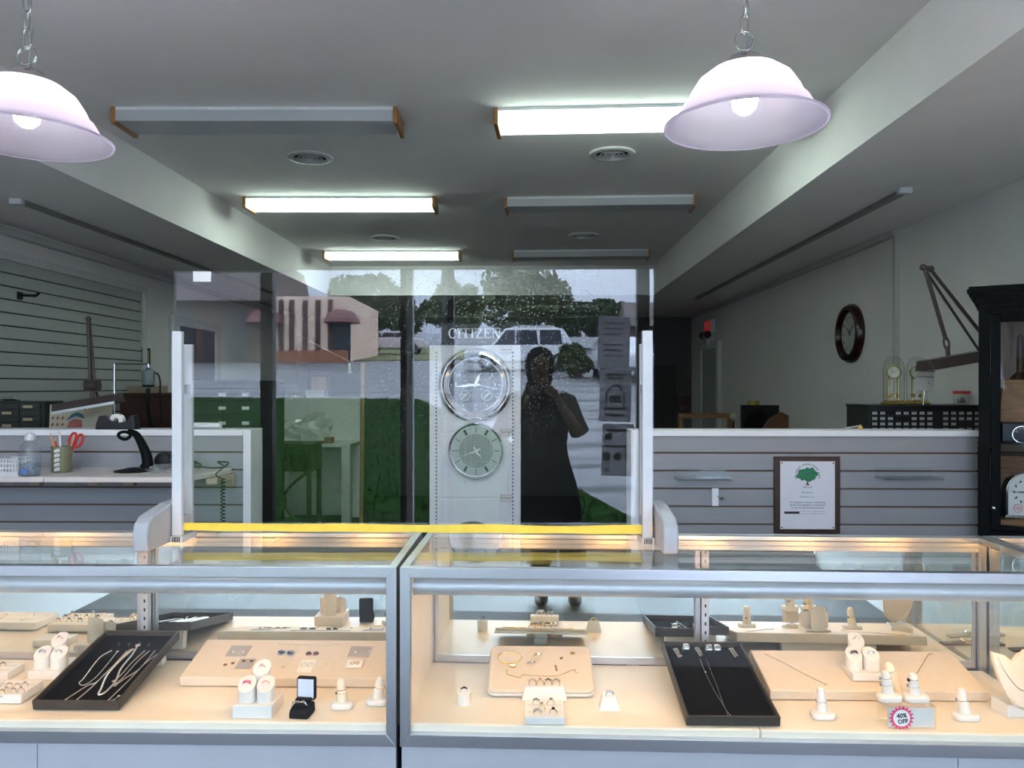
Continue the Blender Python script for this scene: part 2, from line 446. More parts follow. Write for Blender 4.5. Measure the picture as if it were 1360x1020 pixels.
for px, py, lb in ((412, 208, 'round ceiling vent behind the front left unlit tube light'), (813, 203, 'round ceiling vent behind the front right lit tube light'), (511, 315, 'round ceiling vent between the two lit lights on the left'), (775, 312, 'round ceiling vent between the two unlit lights on the right')):
    p = G(px, py, ZC); p.z = ZC
    if v0 is None:
        v0 = thing('ceiling_vent', lb, 'vent', p, (0, 0, 0), 'round vents in the ceiling')
        part('rim', MB().lathe([(.085, -.001), (.122, -.001), (.118, -.012), (.095, -.016)], n=36, closed=True), vent_m, v0, True)
        part('throat', MB().lathe([(0, -.001), (.085, -.001), (.085, -.003), (0, -.003)], n=30), M('dark duct', (.02, .02, .02), .8), v0)
        for r0 in (.070, .048, .026):
            part('louvre_ring', MB().lathe([(r0 - .012, -.004), (r0, -.018), (r0 + .002, -.016), (r0 - .009, -.004)], n=30, closed=True), vent_m, v0, True)
    else: dup(v0, p, label=lb)

# ------------------------------------------------------------------ pendant lamps
opal_m = milk_mat('opal glass shade', (.90, .86, .96), .97)
bulb_m = M('lit bulb', (1, 1, 1), .4, emit=(1.0, .93, .95), estr=68.0)


def pendant(x, y, z, label):
    t = thing('pendant_lamp', label, 'pendant lamp', (x, y, z), (0, 0, 0), 'pendant lamps over the counter')
    pr = [(.205, .0), (.207, .006), (.190, .012), (.176, .026), (.160, .055), (.150, .062), (.140, .085), (.118, .120), (.085, .145), (.045, .158)]
    inn = [(r - .004, h - .004) for r, h in pr][::-1]
    part('glass_shade', MB().lathe(pr + inn[:-1] + [(.200, .0)], n=56, closed=True), opal_m, t, True)
    part('fitter_cap', MB().lathe([(.0, .196), (.012, .194), (.016, .186), (.040, .178), (.052, .160), (.054, .150), (.046, .149), (.0, .149)], n=32), fitter_m, t, True)
    part('bulb', MB().lathe([(0, .148), (.016, .145), (.018, .125), (.030, .09), (.033, .068), (.028, .046), (.014, .034), (0, .031)], n=24), bulb_m, t, True)
    part('hanging_ring', MB().torus((0, 0, .222), .024, .003, 28, 8, 'y'), fitter_m, t, True)
    z0 = .246; i = 0
    while z + z0 + .03 < ZC - .02:
        pts = [(.009 * cos(a), 0, .021 * sin(a) + (.006 if sin(a) > 0 else -.006)) for a in [2 * pi * q / 14 for q in range(14)]]
        m = Matrix.Translation((0, 0, z0 + .02)) @ Matrix.Rotation((pi / 2 if i % 2 else .2), 4, 'Z')
        part('chain_link', MB().tube(pts, .0026, 6, True, m), fitter_m, t, True)
        z0 += .047; i += 1
    part('ceiling_rose', MB().lathe([(0, ZC - z - .03), (.03, ZC - z - .028), (.055, ZC - z - .008), (.058, ZC - z - .0005), (0, ZC - z - .0005)], n=28), nickel_m, t, True)
    part('lamp_cord', MB().tube([(.004, 0, .196), (.012, .004, .3), (-.006, -.003, .42), (.006, 0, ZC - z - .03)], .002, 6), M('grey cord', (.3, .3, .28), .6), t, True)
    return t


pendant(XD(36, 2.0), 2.0, 2.15, 'white glass pendant lamp at the top left corner')
pendant(XD(989, 2.0), 2.0, 2.172, 'white glass pendant lamp in front of the right tube light')
pendant(1.72, .35, 2.16, 'added unseen pendant lamp by the right wall, brightening the ceiling')  # this pendant and the next are added out of sight to lift the ceiling
pendant(-2.6, .35, 2.16, 'added unseen pendant lamp by the left wall, brightening the ceiling')

# ------------------------------------------------------------------ half walls behind the counters
YH = 3.3; ZH = ZD(571, YH)


def half_wall(name, x0, x1, label, endl=False, endr=False):
    b = MB().box(x0, x1, YH + .012, YH + .12, 0, ZH - .026)
    w = struct(name, b, groove_m, label)
    s = MB(); z = ZH - .026
    zz = [z] + [1.215 - .0762 * q for q in range(14)]
    for a, c in zip(zz[:-1], zz[1:]):
        s.box(x0, x1, YH, YH + .012, c + .004, a - (.004 if a != z else 0))
    part('slat_board', s, slat_m, w)
    part('cap_rail', MB().box(x0 - (.0), x1 + (.0), YH - .012, YH + .135, ZH - .026, ZH), white_m, w, bevel=.002)
    if endr: part('end_post', MB().box(x1, x1 + .034, YH - .012, YH + .135, 0, ZH), white_m, w, bevel=.002)
    if endl: part('end_post', MB().box(x0 - .034, x0, YH - .012, YH + .135, 0, ZH), white_m, w, bevel=.002)
    return w


half_wall('wall_partition_left', XL + .001, XD(324, YH), 'low grey slatted partition behind the left counter', endr=True)
half_wall('wall_partition_right', XD(848, YH), 1.914, 'low grey slatted partition behind the right counter', endl=True)
# ------------------------------------------------------------------ glass display cases
ZT, ZD0 = 1.03, .617          # top of the frame, top of the deck
O1 = Vector((-.330, 1.985, 0)); TH = R(-1.3)
LR = 1.745
ex = Vector((cos(TH), sin(TH), 0))
lamp_m = M('warm display lamp', (1, .9, .7), .4, emit=(1.0, .48, .14), estr=34.0)
base_m = M('pale laminate counter front', (.345, .36, .39), .4, var=.03, scale=4)
brass_dk = M('dark gap', (.01, .01, .01), .9)


def case(label, loc, rot, L, seams, deck_seam, left_glass, right_glass, lamps, mull=True):
    t = thing('display_case', label, 'display case', loc, (0, 0, rot), 'glass jewelry display cases')
    dp = .50
    xsn = [0.002] + seams + [L - .002]
    for a, b in zip(xsn[:-1], xsn[1:]):
        part('base_panel', MB().box(a + .001, b - .001, .012, .03, .10, .563), base_m, t)
    part('base_carcass', MB().box(.004, L - .004, .031, dp - .01, .10, .560), M('dark carcass', (.05, .05, .05), .8), t)
    part('toe_kick', MB().box(.02, L - .02, .06, dp - .04, 0, .10), black_m, t)
    ds = [.008] + ([deck_seam] if deck_seam else []) + [L - .008]
    for a, b in zip(ds[:-1], ds[1:]):
        part('deck_panel', MB().box(a + .0006, b - .0006, .022, dp - .03, .585, ZD0), cream_m, t, bevel=.005)
    # front frame with mitred corners
    w = .027
    def bar(name, pts): part(name, MB().prism(pts, 0, .024, 'y'), alu_m, t, bevel=.001)
    z0, z1 = .565, ZT
    bar('bottom_rail', [(0, z0), (L, z0), (L - w, z0 + w + .005), (w, z0 + w + .005)])
    bar('top_rail', [(0, z1), (w, z1 - w), (L - w, z1 - w), (L, z1)])
    bar('front_stile', [(0, z0), (w, z0 + w + .005), (w, z1 - w), (0, z1)])
    bar('front_stile', [(L, z0), (L, z1), (L - w, z1 - w), (L - w, z0 + w + .005)])
    for xa, xb in ((0, .022), (L - .022, L)):
        part('end_rail', MB().box(xa, xb, .0245, dp, z1 - .02, z1), alud_m, t, bevel=.001)
        part('rear_stile', MB().box(xa, xb, dp - .035, dp, .565, z1 - .02), alu_m, t, bevel=.001)
    # rear valance: ribbed strip facing the lamps
    v = MB()
    for q in range(3): v.box(.022, L - .022, dp - .035 - .003 * (q == 1), dp - .012, z1 - .046 + .0152 * q, z1 - .046 + .0152 * q + .0146)
    part('valance', v, M('ribbed satin aluminium', (.80, .79, .76), .30, .85, var=.04, stretch=(2, 40, 60)), t, bevel=.001)
    part('rear_rail', MB().box(.022, L - .022, dp - .012, dp, z1 - .05, z1), alud_m, t)
    part('top_glass', MB().box(.022, L - .022, .024, dp - .013, z1 - .007, z1 - .0005), glass_m, t)
    part('front_glass', MB().box(w, L - w, .009, .015, z0 + w + .005, z1 - w), glass_m, t)
    for side, gl, xa, xb in (('l', left_glass, .006, .016), ('r', right_glass, L - .016, L - .006)):
        if gl: part('end_glass', MB().box(xa, xb - .004, .025, dp - .036, .59, z1 - .021), glass_m, t)
        else: part('end_panel', MB().box(xa, xb, .025, dp - .036, .59, z1 - .021), cream_m, t)
    # sliding mirror doors
    ym = dp - .03
    halves = ((.024, L / 2 + .012, 0), (L / 2 - .012, L - .024, .012)) if mull else ((.024, L - .024, 0),)
    for a, b, o in halves:
        m = part('mirror_door', MB().box(a + .01, b - .01, ym + o + .002, ym + o + .007, .640, z1 - .05), mirror_m, t)
        part('door_frame', MB().box(a, b, ym + o - .001, ym + o + .009, .618, .640).box(a, a + .01, ym + o - .001, ym + o + .009, .640, z1 - .05).box(b - .01, b, ym + o - .001, ym + o + .009, .640, z1 - .05), alu_m, m)
    if mull:
        s = part('shelf_standard', MB().box(L / 2 - .006, L / 2 + .016, ym - .022, ym - .002, .618, z1 - .047), alud_m, t)
        sl = MB()
        for q in range(13): sl.box(L / 2 + .003, L / 2 + .008, ym - .0225, ym - .0218, .64 + q * .028, .65 + q * .028)
        part('slots', sl, black_m, s)
        part('door_edge', MB().box(L / 2 - .024, L / 2 - .008, ym - .012, ym - .001, .618, z1 - .047), alu_m, t, bevel=.002)
    # lamp housing along the front
    yc, zc, r = .062, z1 - .062, .025
    pr = [(yc + r * cos(a), zc + r * sin(a)) for a in [R(12 + 228 * q / 20) for q in range(21)]]
    inn = [(yc + (r - .0015) * cos(a), zc + (r - .0015) * sin(a)) for a in [R(12 + 228 * q / 20) for q in range(21)]][::-1]
    h = part('lamp_housing', MB().prism(pr + inn, .032, L - .032, 'x'), tube_m, t, True)
    for xe_ in (.028, L - .032): part('end_cap', MB().cyl((xe_, yc, zc), r + .001, .004, 20, 'x'), alud_m, h, True)
    for x in lamps:
        part('lamp', MB().cyl((x - .05, yc + .004, zc - .006), .008, .10, 12, 'x'), lamp_m, h, True)
    return t


LL = 1.78
case('left glass jewelry case with the black necklace tray and ring stands', (-.339 - LL, 1.985, 0), 0, LL, [.42, .83], .60, False, False, [.15, .43, .80, 1.17, 1.55])
case('right glass jewelry case with the padded tray and percent off sign', O1, TH, LR, [1.42], .93, False, True, [.30, .62, .96, 1.30, 1.60])
O2 = O1 + ex * (LR + .008)
case('corner glass case at the right edge beyond the right case', O2, TH, .76, [], None, True, False, [.2, .55], mull=False)

# ------------------------------------------------------------------ clear sneeze guard standing on the cases
YG = 2.31
xg0, xg1 = XD(231, YG), XD(868, YG)
zg0, zg1 = ZD(706, YG), ZD(358, YG)
g = thing('sneeze_guard', 'clear acrylic counter shield with yellow tape and white feet', 'counter shield', ((xg0 + xg1) / 2, YG, ZT))
gx = (xg0 + xg1) / 2; a0, a1 = xg0 - gx, xg1 - gx; b0, b1 = zg0 - ZT, zg1 - ZT
part('acrylic_sheet', MB().box(a0, a1, -.002, .002, b0, b1), acryl_m, g)
tp = MB(); N = 24
top = [(a0 + .0 + (a1 - a0) * i / N, b0 + .023 + .003 * sin(i * .9) * (i / N) - .004 * i / N) for i in range(N + 1)]
bot = [(a0 + (a1 - a0) * i / N, b0 + .001 * sin(i * 1.7) - .006 * i / N) for i in range(N + 1)]
tp.prism(bot + top[::-1], -.0035, -.0022, 'y')
part('yellow_tape', tp, M('yellow tape', (.80, .62, .07), .4), g)
for sx, xa, xb, fx in ((-1, a0 + .003, a0 + .033, a0 - .022), (1, a1 - .036, a1 - .006, a1 + .022)):
    part('front_post', MB().box(xa, xb, -.022, -.004, .02, ZD(440, YG) - ZT), whitep_m, g, bevel=.002)
    part('rear_post', MB().box(xa + .002, xb - .002, .055, .07, .02, ZD(457, YG + .06) - ZT), whitep_m, g, bevel=.002)
    part('post_clamp', MB().box(xa + .004, xb - .004, .0025, .055, .05, .075).box(xa + .004, xb - .004, .0025, .055, .45, .475), whitep_m, g)
    gp = part('foot_pad', MB().box(xa - .002, xb + .004, -.026, .075, .0005, .0195), whitep_m, g)
    gr = MB()
    for i in range(5): gr.box(xa + .0035 + i * .0052, xa + .0065 + i * .0052, -.0268, -.0262, .002, .018)
    part('grille', gr, black_m, gp)
    foot = [(-.16, .0005), (-.165, .05), (-.158, .078), (-.13, .098), (0, .118), (.09, .118), (.125, .095), (.145, .05), (.15, .0005)]
    part('foot', MB().prism(foot, fx - .0215, fx + .0215, 'x'), M('pale foot plastic', (.42, .425, .45), .4, var=.02), g, bevel=.006, seg=3)
part('price_sticker', MB().box(D(256, 365, YG).x - gx, D(280, 365, YG).x - gx, .0022, .0026, ZD(373, YG) - ZT, ZD(359, YG) - ZT), paper_m, g, rot=(0, R(0), 0))

# ------------------------------------------------------------------ clock display with the brand header
YC = 3.4
cx = D(630.5, 513, YC).x
hw = (XD(691, YC) - XD(570, YC)) / 2
zh = ZD(430, YC)
pan_m = M('white display panel', (.74, .75, .76), .45, var=.02)
c = thing('clock_display', 'white upright clock display stand with dark brand header', 'display stand', (cx, YC, 0))
zhb = ZD(458, YC)
part('panel', MB().box(-hw, hw, .012, .30, .12, zhb), pan_m, c)
part('base', MB().box(-hw - .02, hw + .02, -.03, .34, 0, .12), pan_m, c, bevel=.004)
hd = part('header', MB().box(-hw, hw, .0, .06, zhb + .0005, zh), M('navy header', (.010, .014, .026), .5), c)


def serif(word, H, sp, wid):
    """upright book lettering built from strokes with slab serifs, height H"""
    b = MB(); x = 0; t = .165 * H; s = .075 * H; d = (-.0016, -.0002)
    def bar(x0, x1, z0, z1): b.box(x0, x1, d[0], d[1], z0, z1)
    def dia(xa, za, xb, zb, th):
        b.prism([(xa - th / 2, za), (xa + th / 2, za), (xb + th / 2, zb), (xb - th / 2, zb)], d[0], d[1], 'y')
    for ch in word:
        w = wid[ch] * H
        if ch == 'C':
            n = 22; o = []; i2 = []
            for q in range(n + 1):
                a = R(48 + (312 - 48) * q / n); th = s + (t * 1.1 - s) * max(0, -cos(a)) ** 1.0
                o.append((x + w * .52 + w * .52 * cos(a), H / 2 + H * .515 * sin(a))); i2.append((x + w * .52 + (w * .52 - th) * cos(a), H / 2 + (H * .515 - s * 1.1) * sin(a)))
            for q in range(n): b.prism([o[q], o[q + 1], i2[q + 1], i2[q]], d[0], d[1], 'y')
            bar(x + w * .84, x + w * .90, H * .68, H * .96)
        if ch == 'I':
            bar(x + w / 2 - t / 2, x + w / 2 + t / 2, 0, H); bar(x, x + w, 0, s); bar(x, x + w, H - s, H)
        if ch == 'T':
            bar(x + w / 2 - t / 2, x + w / 2 + t / 2, 0, H); bar(x + w * .26, x + w * .74, 0, s); bar(x, x + w, H - s, H)
            bar(x, x + s * .8, H * .74, H); bar(x + w - s * .8, x + w, H * .74, H)
        if ch == 'Z':
            bar(x, x + w, 0, s); bar(x, x + w, H - s, H); dia(x + t * .55, 0, x + w - t * .55, H, t * 1.1)
            bar(x, x + s * .8, H * .76, H); bar(x + w - s * .8, x + w, 0, H * .24)
        if ch == 'E':
            bar(x + w * .12, x + w * .12 + t, 0, H); bar(x, x + w, 0, s); bar(x, x + w, H - s, H); bar(x + w * .12, x + w * .7, H * .48, H * .48 + s)
            bar(x + w - s * .8, x + w, 0, H * .24); bar(x + w - s * .8, x + w, H * .76, H); bar(x + w * .66, x + w * .72, H * .38, H * .64)
        if ch == 'N':
            bar(x + w * .13, x + w * .13 + s, 0, H); bar(x + w * .87 - s, x + w * .87, 0, H); dia(x + w * .87 - t * .55, 0, x + w * .13 + t * .35, H, t * 1.1)
            bar(x, x + w * .3, 0, s); bar(x, x + w * .22, H - s, H); bar(x + w * .7, x + w, H - s, H)
        x += w + sp * H
    for i in range(len(b.v)): b.v[i] = b.v[i] - Vector(((x - sp * H) / 2, 0, H / 2))
    return b


lw = (XD(665, YC) - XD(595, YC)); Hc = (ZD(436, YC) - ZD(449, YC))
sb = serif('CITIZEN', Hc, .09, dict(C=.86, I=.42, T=.80, Z=.80, E=.78, N=1.0))
wx = max(p.x for p in sb.v) - min(p.x for p in sb.v)
for i in range(len(sb.v)): sb.v[i].x *= lw / wx
part('lettering', sb, M('silver lettering', (.86, .87, .88), .4, emit=None), hd, loc=(0, 0, ZD(442.5, YC)))
sl = MB()
for px in (579, 681):
    x = XD(px, YC) - cx; z = zhb - .03
    while z > .2: sl.box(x - .003, x + .003, .0112, .0121, z - .008, z); z -= .0165
part('slot_strip', sl, M('dark slot', (.12, .12, .12), .8), c)
fw = XD(678, YC) - cx
pl = MB()
for py, py2 in ((470, 574), (577, 661), (664, 760), (763, 880)):
    pl.box(-fw + .01, fw - .01, .007, .012, ZD(py2, YC), ZD(py, YC))
part('insert_panel', pl, pan_m, c, bevel=.001)
part('bracket', MB().box(-.016, .006, .003, .007, ZD(691, YC), ZD(664, YC)).cyl((-.005, .0, ZD(688, YC)), .0025, .0035, 10, 'y'), pan_m, c)
tag_m = M('price tag card', (.72, .70, .66), .6)
for px, py, s in ((672, 464.5, '$450.00'), (672, 574, '$475.00'), (672, 661.5, '$195.00')):
    p = D(px, py, YC); hwt = 8 / FPX * YC; ht = 4.4 / FPX * YC
    tg = part('price_tag', MB().box(-hwt, hwt, .001, .0065, -ht, ht), tag_m, c, loc=(p.x - cx, 0, p.z))
    part('frame', MB().box(-hwt, hwt, -.0005, .0008, ht - .001, ht).box(-hwt, hwt, -.0005, .0008, -ht, -ht + .001).box(-hwt, -hwt + .001, -.0005, .0008, -ht, ht).box(hwt - .001, hwt, -.0005, .0008, -ht, ht), M('brown tag edge', (.2, .12, .08), .5), tg)
    part('lettering', text_mesh(s, .0125, .0002, ink_m), None, tg, loc=(0, .0006, -.001))


def hand(L, w, ang, y, tail=.2, taper=True):
    """a clock hand in the XZ plane; ang clockwise from twelve"""
    b = MB(); m = Matrix.Rotation(ang, 4, 'Y')
    pts = [(-w * .35, -L * tail), (w * .35, -L * tail), (w * .5, L * .55), (0, L), (-w * .5, L * .55)] if taper else [(-w / 2, -L * tail), (w / 2, -L * tail), (w / 2, L), (-w / 2, L)]
    return b.prism(pts, y - .0012, y, 'y', m)


clockglass_m = pane_mat('clock glass', (.97, .98, .98), 1.42)


def face_ring(t, r, n_m, y=-.0135):
    m = MB()
    for q in range(60):
        a = 2 * pi * q / 60; l = .012 if q % 5 == 0 else .004
        mm = Matrix.Rotation(a, 4, 'Y'); m.box(-.0012 if q % 5 == 0 else -.0005, .0012 if q % 5 == 0 else .0005, y - .0005, y, r - l, r, mm)
    return part('minute_track', m, n_m, t)


# first clock: wide silver rim, black dial, two small subdials
p = D(631, 511, YC - .03); r1 = 49 / FPX * YC
t = thing('wall_clock', 'upper clock on the display, black dial with two subdials', 'clock', (p.x, YC - .002, p.z), group='clocks on the display stand')
part('case', MB().lathe([(0, .008), (r1, .008), (r1, -.012), (r1 - .012, -.022), (r1 - .014, -.018), (r1 - .026, -.032), (r1 - .042, -.024), (r1 - .044, -.012), (0, -.012)], n=64, axis='y'), chrome_m, t, True)
dial = part('dial', MB().lathe([(0, -.0125), (r1 - .045, -.0125), (r1 - .045, -.0132), (0, -.0132)], n=56, axis='y'), M('black dial', (.012, .012, .014), .35), t)
whi = M('white print', (.75, .75, .75), .5)
face_ring(dial, r1 - .05, whi)
for q in (1, 2, 3, 6, 9, 10, 11):
    a = q * pi / 6; rr = r1 - .077
    part('numeral', text_mesh(str(q), .022 if q != 6 else .018, .0002, whi), None, dial, loc=(rr * sin(a), -.0137, rr * cos(a)))
for dx, a in ((-.046, R(48)), (.050, R(42))):
    sd = part('subdial', MB().torus((0, 0, 0), .022, .0012, 28, 6, 'y'), whi, t, True, loc=(dx, -.0138, -.048))
    part('hand', hand(.017, .004, a, -.001, 1.0, False), M('white hands', (.8, .8, .78), .4), sd)
part('hour_hand', hand(.055, .013, R(22), -.0155), silver_m, t)
part('minute_hand', hand(.092, .011, R(264), -.0172), silver_m, t)
part('second_hand', hand(.10, .0022, R(100), -.0188, .35, False), silver_m, t)
part('hub', MB().cyl((0, -.020, 0), .006, .006, 14, 'y'), silver_m, t, True)
part('crystal', MB().lathe([(0, -.0215), (r1 - .045, -.0215), (r1 - .045, -.0235), (0, -.0235)], n=48, axis='y'), clockglass_m, t)
# second clock: thin rim, silver mesh centre, propeller hands
p = D(632, 599, YC - .02); r2 = 37.5 / FPX * YC
t = thing('wall_clock', 'middle clock on the display, silver dial with aeroplane hands', 'clock', (p.x, YC - .002, p.z), group='clocks on the display stand')
part('case', MB().lathe([(0, .008), (r2, .008), (r2, -.014), (r2 - .005, -.026), (r2 - .011, -.022), (r2 - .012, -.01), (0, -.01)], n=56, axis='y'), chrome_m, t, True)
dial = part('dial', MB().lathe([(0, -.0105), (r2 - .013, -.0105), (r2 - .013, -.0112), (0, -.0112)], n=48, axis='y'), M('pale grey dial', (.50, .51, .50), .35, .2), t)
mg = MB()
for q in range(-9, 10):
    u = q * .0078; h = math.sqrt(max(0, .075 ** 2 - u * u))
    if h > .005: mg.box(u - .0011, u + .0011, -.0116, -.0112, -h, h).box(-h, h, -.0119, -.0115, u - .0011, u + .0011)
part('mesh_centre', mg, M('dark mesh', (.16, .17, .17), .4), dial)
tk = MB()
for q in range(12):
    a = q * pi / 6; wv = .0055 if q in (1, 5, 7, 11) else .0015
    tk.box(-wv, wv, -.0118, -.0112, r2 - .045, r2 - .02, Matrix.Rotation(a, 4, 'Y'))
part('hour_marks', tk, M('dark marks', (.05, .055, .055), .4), dial)
part('hour_hand', hand(.052, .006, R(140), -.0135), silver_m, t)
part('minute_hand', hand(.072, .005, R(250), -.0152), silver_m, t)
pl = MB()
for a in (R(60), R(240), R(150), R(330)): pl.prism([(-.003, 0), (.003, 0), (.005, .018), (-.002, .02)], -.018, -.016, 'y', Matrix.Rotation(a, 4, 'Y'))
part('hub', pl.cyl((0, -.0185, 0), .006, .007, 14, 'y'), M('white hands', (.8, .8, .78), .4), t)
part('crystal', MB().lathe([(0, -.0205), (r2 - .0125, -.0205), (r2 - .0125, -.0225), (0, -.0225)], n=48, axis='y'), clockglass_m, t)
# third clock, only its top shows behind the tape
p = D(627, 737, YC - .02); r3 = 43 / FPX * YC
t = thing('wall_clock', 'lowest clock on the display, dark rim just above the tape', 'clock', (p.x, YC - .002, p.z), group='clocks on the display stand')
part('case', MB().lathe([(0, .008), (r3, .008), (r3, -.016), (r3 - .008, -.028), (r3 - .02, -.02), (r3 - .022, -.01), (0, -.01)], n=56, axis='y'), M('dark brown rim', (.06, .04, .03), .35), t, True)
part('dial', MB().lathe([(0, -.0105), (r3 - .024, -.0105), (r3 - .024, -.0112), (0, -.0112)], n=48, axis='y'), M('cream dial', (.70, .67, .58), .5), t)
face_ring(t, r3 - .03, ink_m, -.0112)
part('hour_hand', hand(.06, .006, R(300), -.0135), ink_m, t)
part('minute_hand', hand(.09, .005, R(60), -.0152), ink_m, t)
# ------------------------------------------------------------------ merchandise helpers
gem_w = M('clear gem', (.50, .53, .60), .08, .75, var=.1, scale=400)
gem_p = M('pink gem', (.72, .13, .25), .12, .3, var=.2, scale=300)
gem_lp = M('pale pink gem', (.85, .42, .42), .12, .3, var=.1, scale=300)
gem_k = M('dark gem', (.02, .018, .03), .08, .2)
RINGS = {}


def gem_mb(r, h=1.0):
    return MB().lathe([(0, .45 * r * h), (.55 * r, .45 * r * h), (r, .1 * r), (.75 * r, -.35 * r), (0, -.9 * r)], n=8)


def ring_meshes(kind):
    if kind in RINGS: return RINGS[kind]
    mat = {'s': silver_m, 'g': gold_m, 'r': rose_m}[kind[0]]; gm = {'w': gem_w, 'p': gem_p, 'l': gem_lp, 'k': gem_k}[kind[1]]
    band = MB().torus((0, 0, 0), .0088, .0012, 22, 6, 'y')
    g = MB()
    if kind[2] == '1': gem_mb_ = gem_mb(.0042); g.add([v + Vector((0, 0, .0115)) for v in gem_mb_.v], gem_mb_.f)
    elif kind[2] == '3':
        for a, r in ((-34, .0028), (0, .0038), (34, .0028)):
            q = gem_mb(r); m = Matrix.Rotation(R(a), 4, 'Y') @ Matrix.Translation((0, 0, .0112)); g.add(q.v, q.f, m)
    else:
        for a in (-48, -24, 0, 24, 48):
            for yy in (-.0022, .0022):
                q = gem_mb(.0023); m = Matrix.Rotation(R(a), 4, 'Y') @ Matrix.Translation((0, yy, .0108)); g.add(q.v, q.f, m)
    RINGS[kind] = (band.mesh('ring', mat, True), g.mesh('gem', gm))
    return RINGS[kind]


def ring(kind, loc, rot, label, group=None, s=1.0):
    a, b = ring_meshes(kind)
    o = lab(link(bpy.data.objects.new('ring', a), None, loc, rot), label, 'ring', group); o.scale = (s, s, s)
    link(bpy.data.objects.new('gem', b), o)
    return o


def smooth_path(pts, n=6):
    pts = [Vector(p) for p in pts]; out = []
    for i in range(len(pts) - 1):
        p0 = pts[max(i - 1, 0)]; p1 = pts[i]; p2 = pts[i + 1]; p3 = pts[min(i + 2, len(pts) - 1)]
        for q in range(n):
            t = q / n; out.append(.5 * ((2 * p1) + (p2 - p0) * t + (2 * p0 - 5 * p1 + 4 * p2 - p3) * t * t + (3 * p1 - p0 - 3 * p2 + p3) * t ** 3))
    out.append(pts[-1]); return out


def resample(pts, step):
    out = [pts[0]]; acc = 0
    for a, b in zip(pts[:-1], pts[1:]):
        L = (b - a).length; d = step - acc
        while d <= L and L > 0: out.append(a + (b - a) * (d / L)); d += step
        acc = (acc + L) % step if L else acc
    return out


def chain(pts, r, mat, label, cat, group=None, name='necklace'):
    """a fine linked chain: bead-like radius along a smooth path"""
    P = smooth_path(pts); o = P[0].copy(); P = resample([p - o for p in P], r * 1.3)
    rr = [r * (1.0 if i % 2 == 0 else .62) for i in range(len(P))]
    t = single(name, MB().tube(P, rr, 6), mat, label, cat, o, group=group, smooth=True)
    e = P[-1]
    part('clasp', MB().torus(e, r * 2.0, r * .6, 12, 6, 'z'), mat, t, True)
    return t


class Slab:
    """a tilted display surface: frame of its top plane"""
    def __init__(s, xl, xr, Yf, zf, Yb, zb, drop=0.0, rz=0.0):
        s.tilt = math.atan2(zb - zf, Yb - Yf); s.L = math.hypot(Yb - Yf, zb - zf); s.w = xr - xl
        s.loc = Vector(((xl + xr) / 2, Yf, zf)); s.rot = (s.tilt, 0, rz)
        s.n = Vector((0, -sin(s.tilt), cos(s.tilt))); s.drop = drop

    def at(s, px, py, up=0.0):
        return PL(px, py, s.loc - s.n * s.drop + s.n * up, s.n)


def rest_block(t, s, w, below):
    """the small block under the raised back edge"""
    L = s.L; y = L - .03
    zc = -(s.loc.z + y * sin(s.tilt) - ZD0) / cos(s.tilt)
    part('rest_block', MB().box(-w / 2, w / 2, y - .03, y, zc + .012, -below - .0003), leathw_m, t)


def black_tray(s, label):
    t = thing('jewelry_tray', label, 'tray', s.loc, s.rot, 'black necklace trays')
    w, L, h, k = s.w / 2, s.L, .027, .006
    wl = MB().box(-w, w, 0, k, -h, 0).box(-w, w, L - k, L, -h, 0).box(-w, -w + k, k, L - k, -h, 0).box(w - k, w, k, L - k, -h, 0)
    part('rim', wl, trayb_m, t, bevel=.0012)
    part('velvet_pad', MB().box(-w + k, w - k, k, L - k, -h + .001, -.016), velvet_m, t)
    rest_block(t, s, w * 1.4, h)
    return t


# ------------------------------------------------------------------ left case
ts = Slab(D(42, 940, 2.06).x, D(157, 940, 2.06).x, 2.06, .646, 2.425, .722, .016)
black_tray(ts, 'black tray with silver chain necklaces in the left case')
grpL = 'silver chains in the left black tray'
necks = [
    ('thin', .0015, [(148.2, 864), (131.8, 874), (111.2, 900.6), (105, 907), (111.2, 910), (123.5, 902.7), (136, 890), (156.5, 864.6)], 'thin silver chain looped along the left side of its black tray'),
    ('thin', .0014, [(168.8, 864.6), (131.8, 902.7), (115.3, 911), (84, 931)], 'straight silver chain running to the lower left of the black tray'),
    ('thin', .0015, [(173, 862.5), (144, 890.3), (123.5, 911), (100, 931)], 'straight silver chain just left of the thick rope necklace'),
    ('thick', .0030, [(176.5, 862), (156.5, 880), (142, 896.5), (133.8, 915), (130.5, 922.5), (140, 919), (153.4, 904.7), (160.6, 888), (175, 870), (183, 857)], 'thick twisted silver rope necklace in the middle of the tray'),
    ('thin', .0014, [(192.5, 864), (175, 880), (160.6, 896.5), (150, 905)], 'fine silver strand just right of the thick rope necklace'),
    ('thin', .0014, [(198.7, 864), (181.2, 880), (164.7, 898.5), (154, 908)], 'fine silver strand second to the right of the rope necklace'),
    ('thin', .0015, [(205.9, 864), (185.3, 888), (166, 901), (152, 911)], 'fine silver strand third to the right of the rope necklace'),
    ('thin', .0015, [(216, 864), (194, 880), (172, 902.6), (149, 925), (144, 930), (151, 929.5), (158, 924)], 'thin silver chain with a hooked end along the tray right side')]
for k, r, pp, lb in necks:
    chain([ts.at(x, y, r) for x, y in pp], r, chain_m, lb, 'necklace', grpL)
e0 = None
for x, y in ((158, 856), (171.5, 856), (185.3, 855.3), (197.7, 856.3), (224.4, 857.5)):
    p = ts.at(x, y, .0042)
    if e0 is None:
        e0 = single('earring', MB().torus((0, 0, 0), .004, .0011, 14, 6, 'y'), silver_m, 'tiny silver hoop pinned along the top of the left black tray', 'earring', p, ts.rot, 'silver hoops along the top of the left black tray', True)
    else: dup(e0, p)

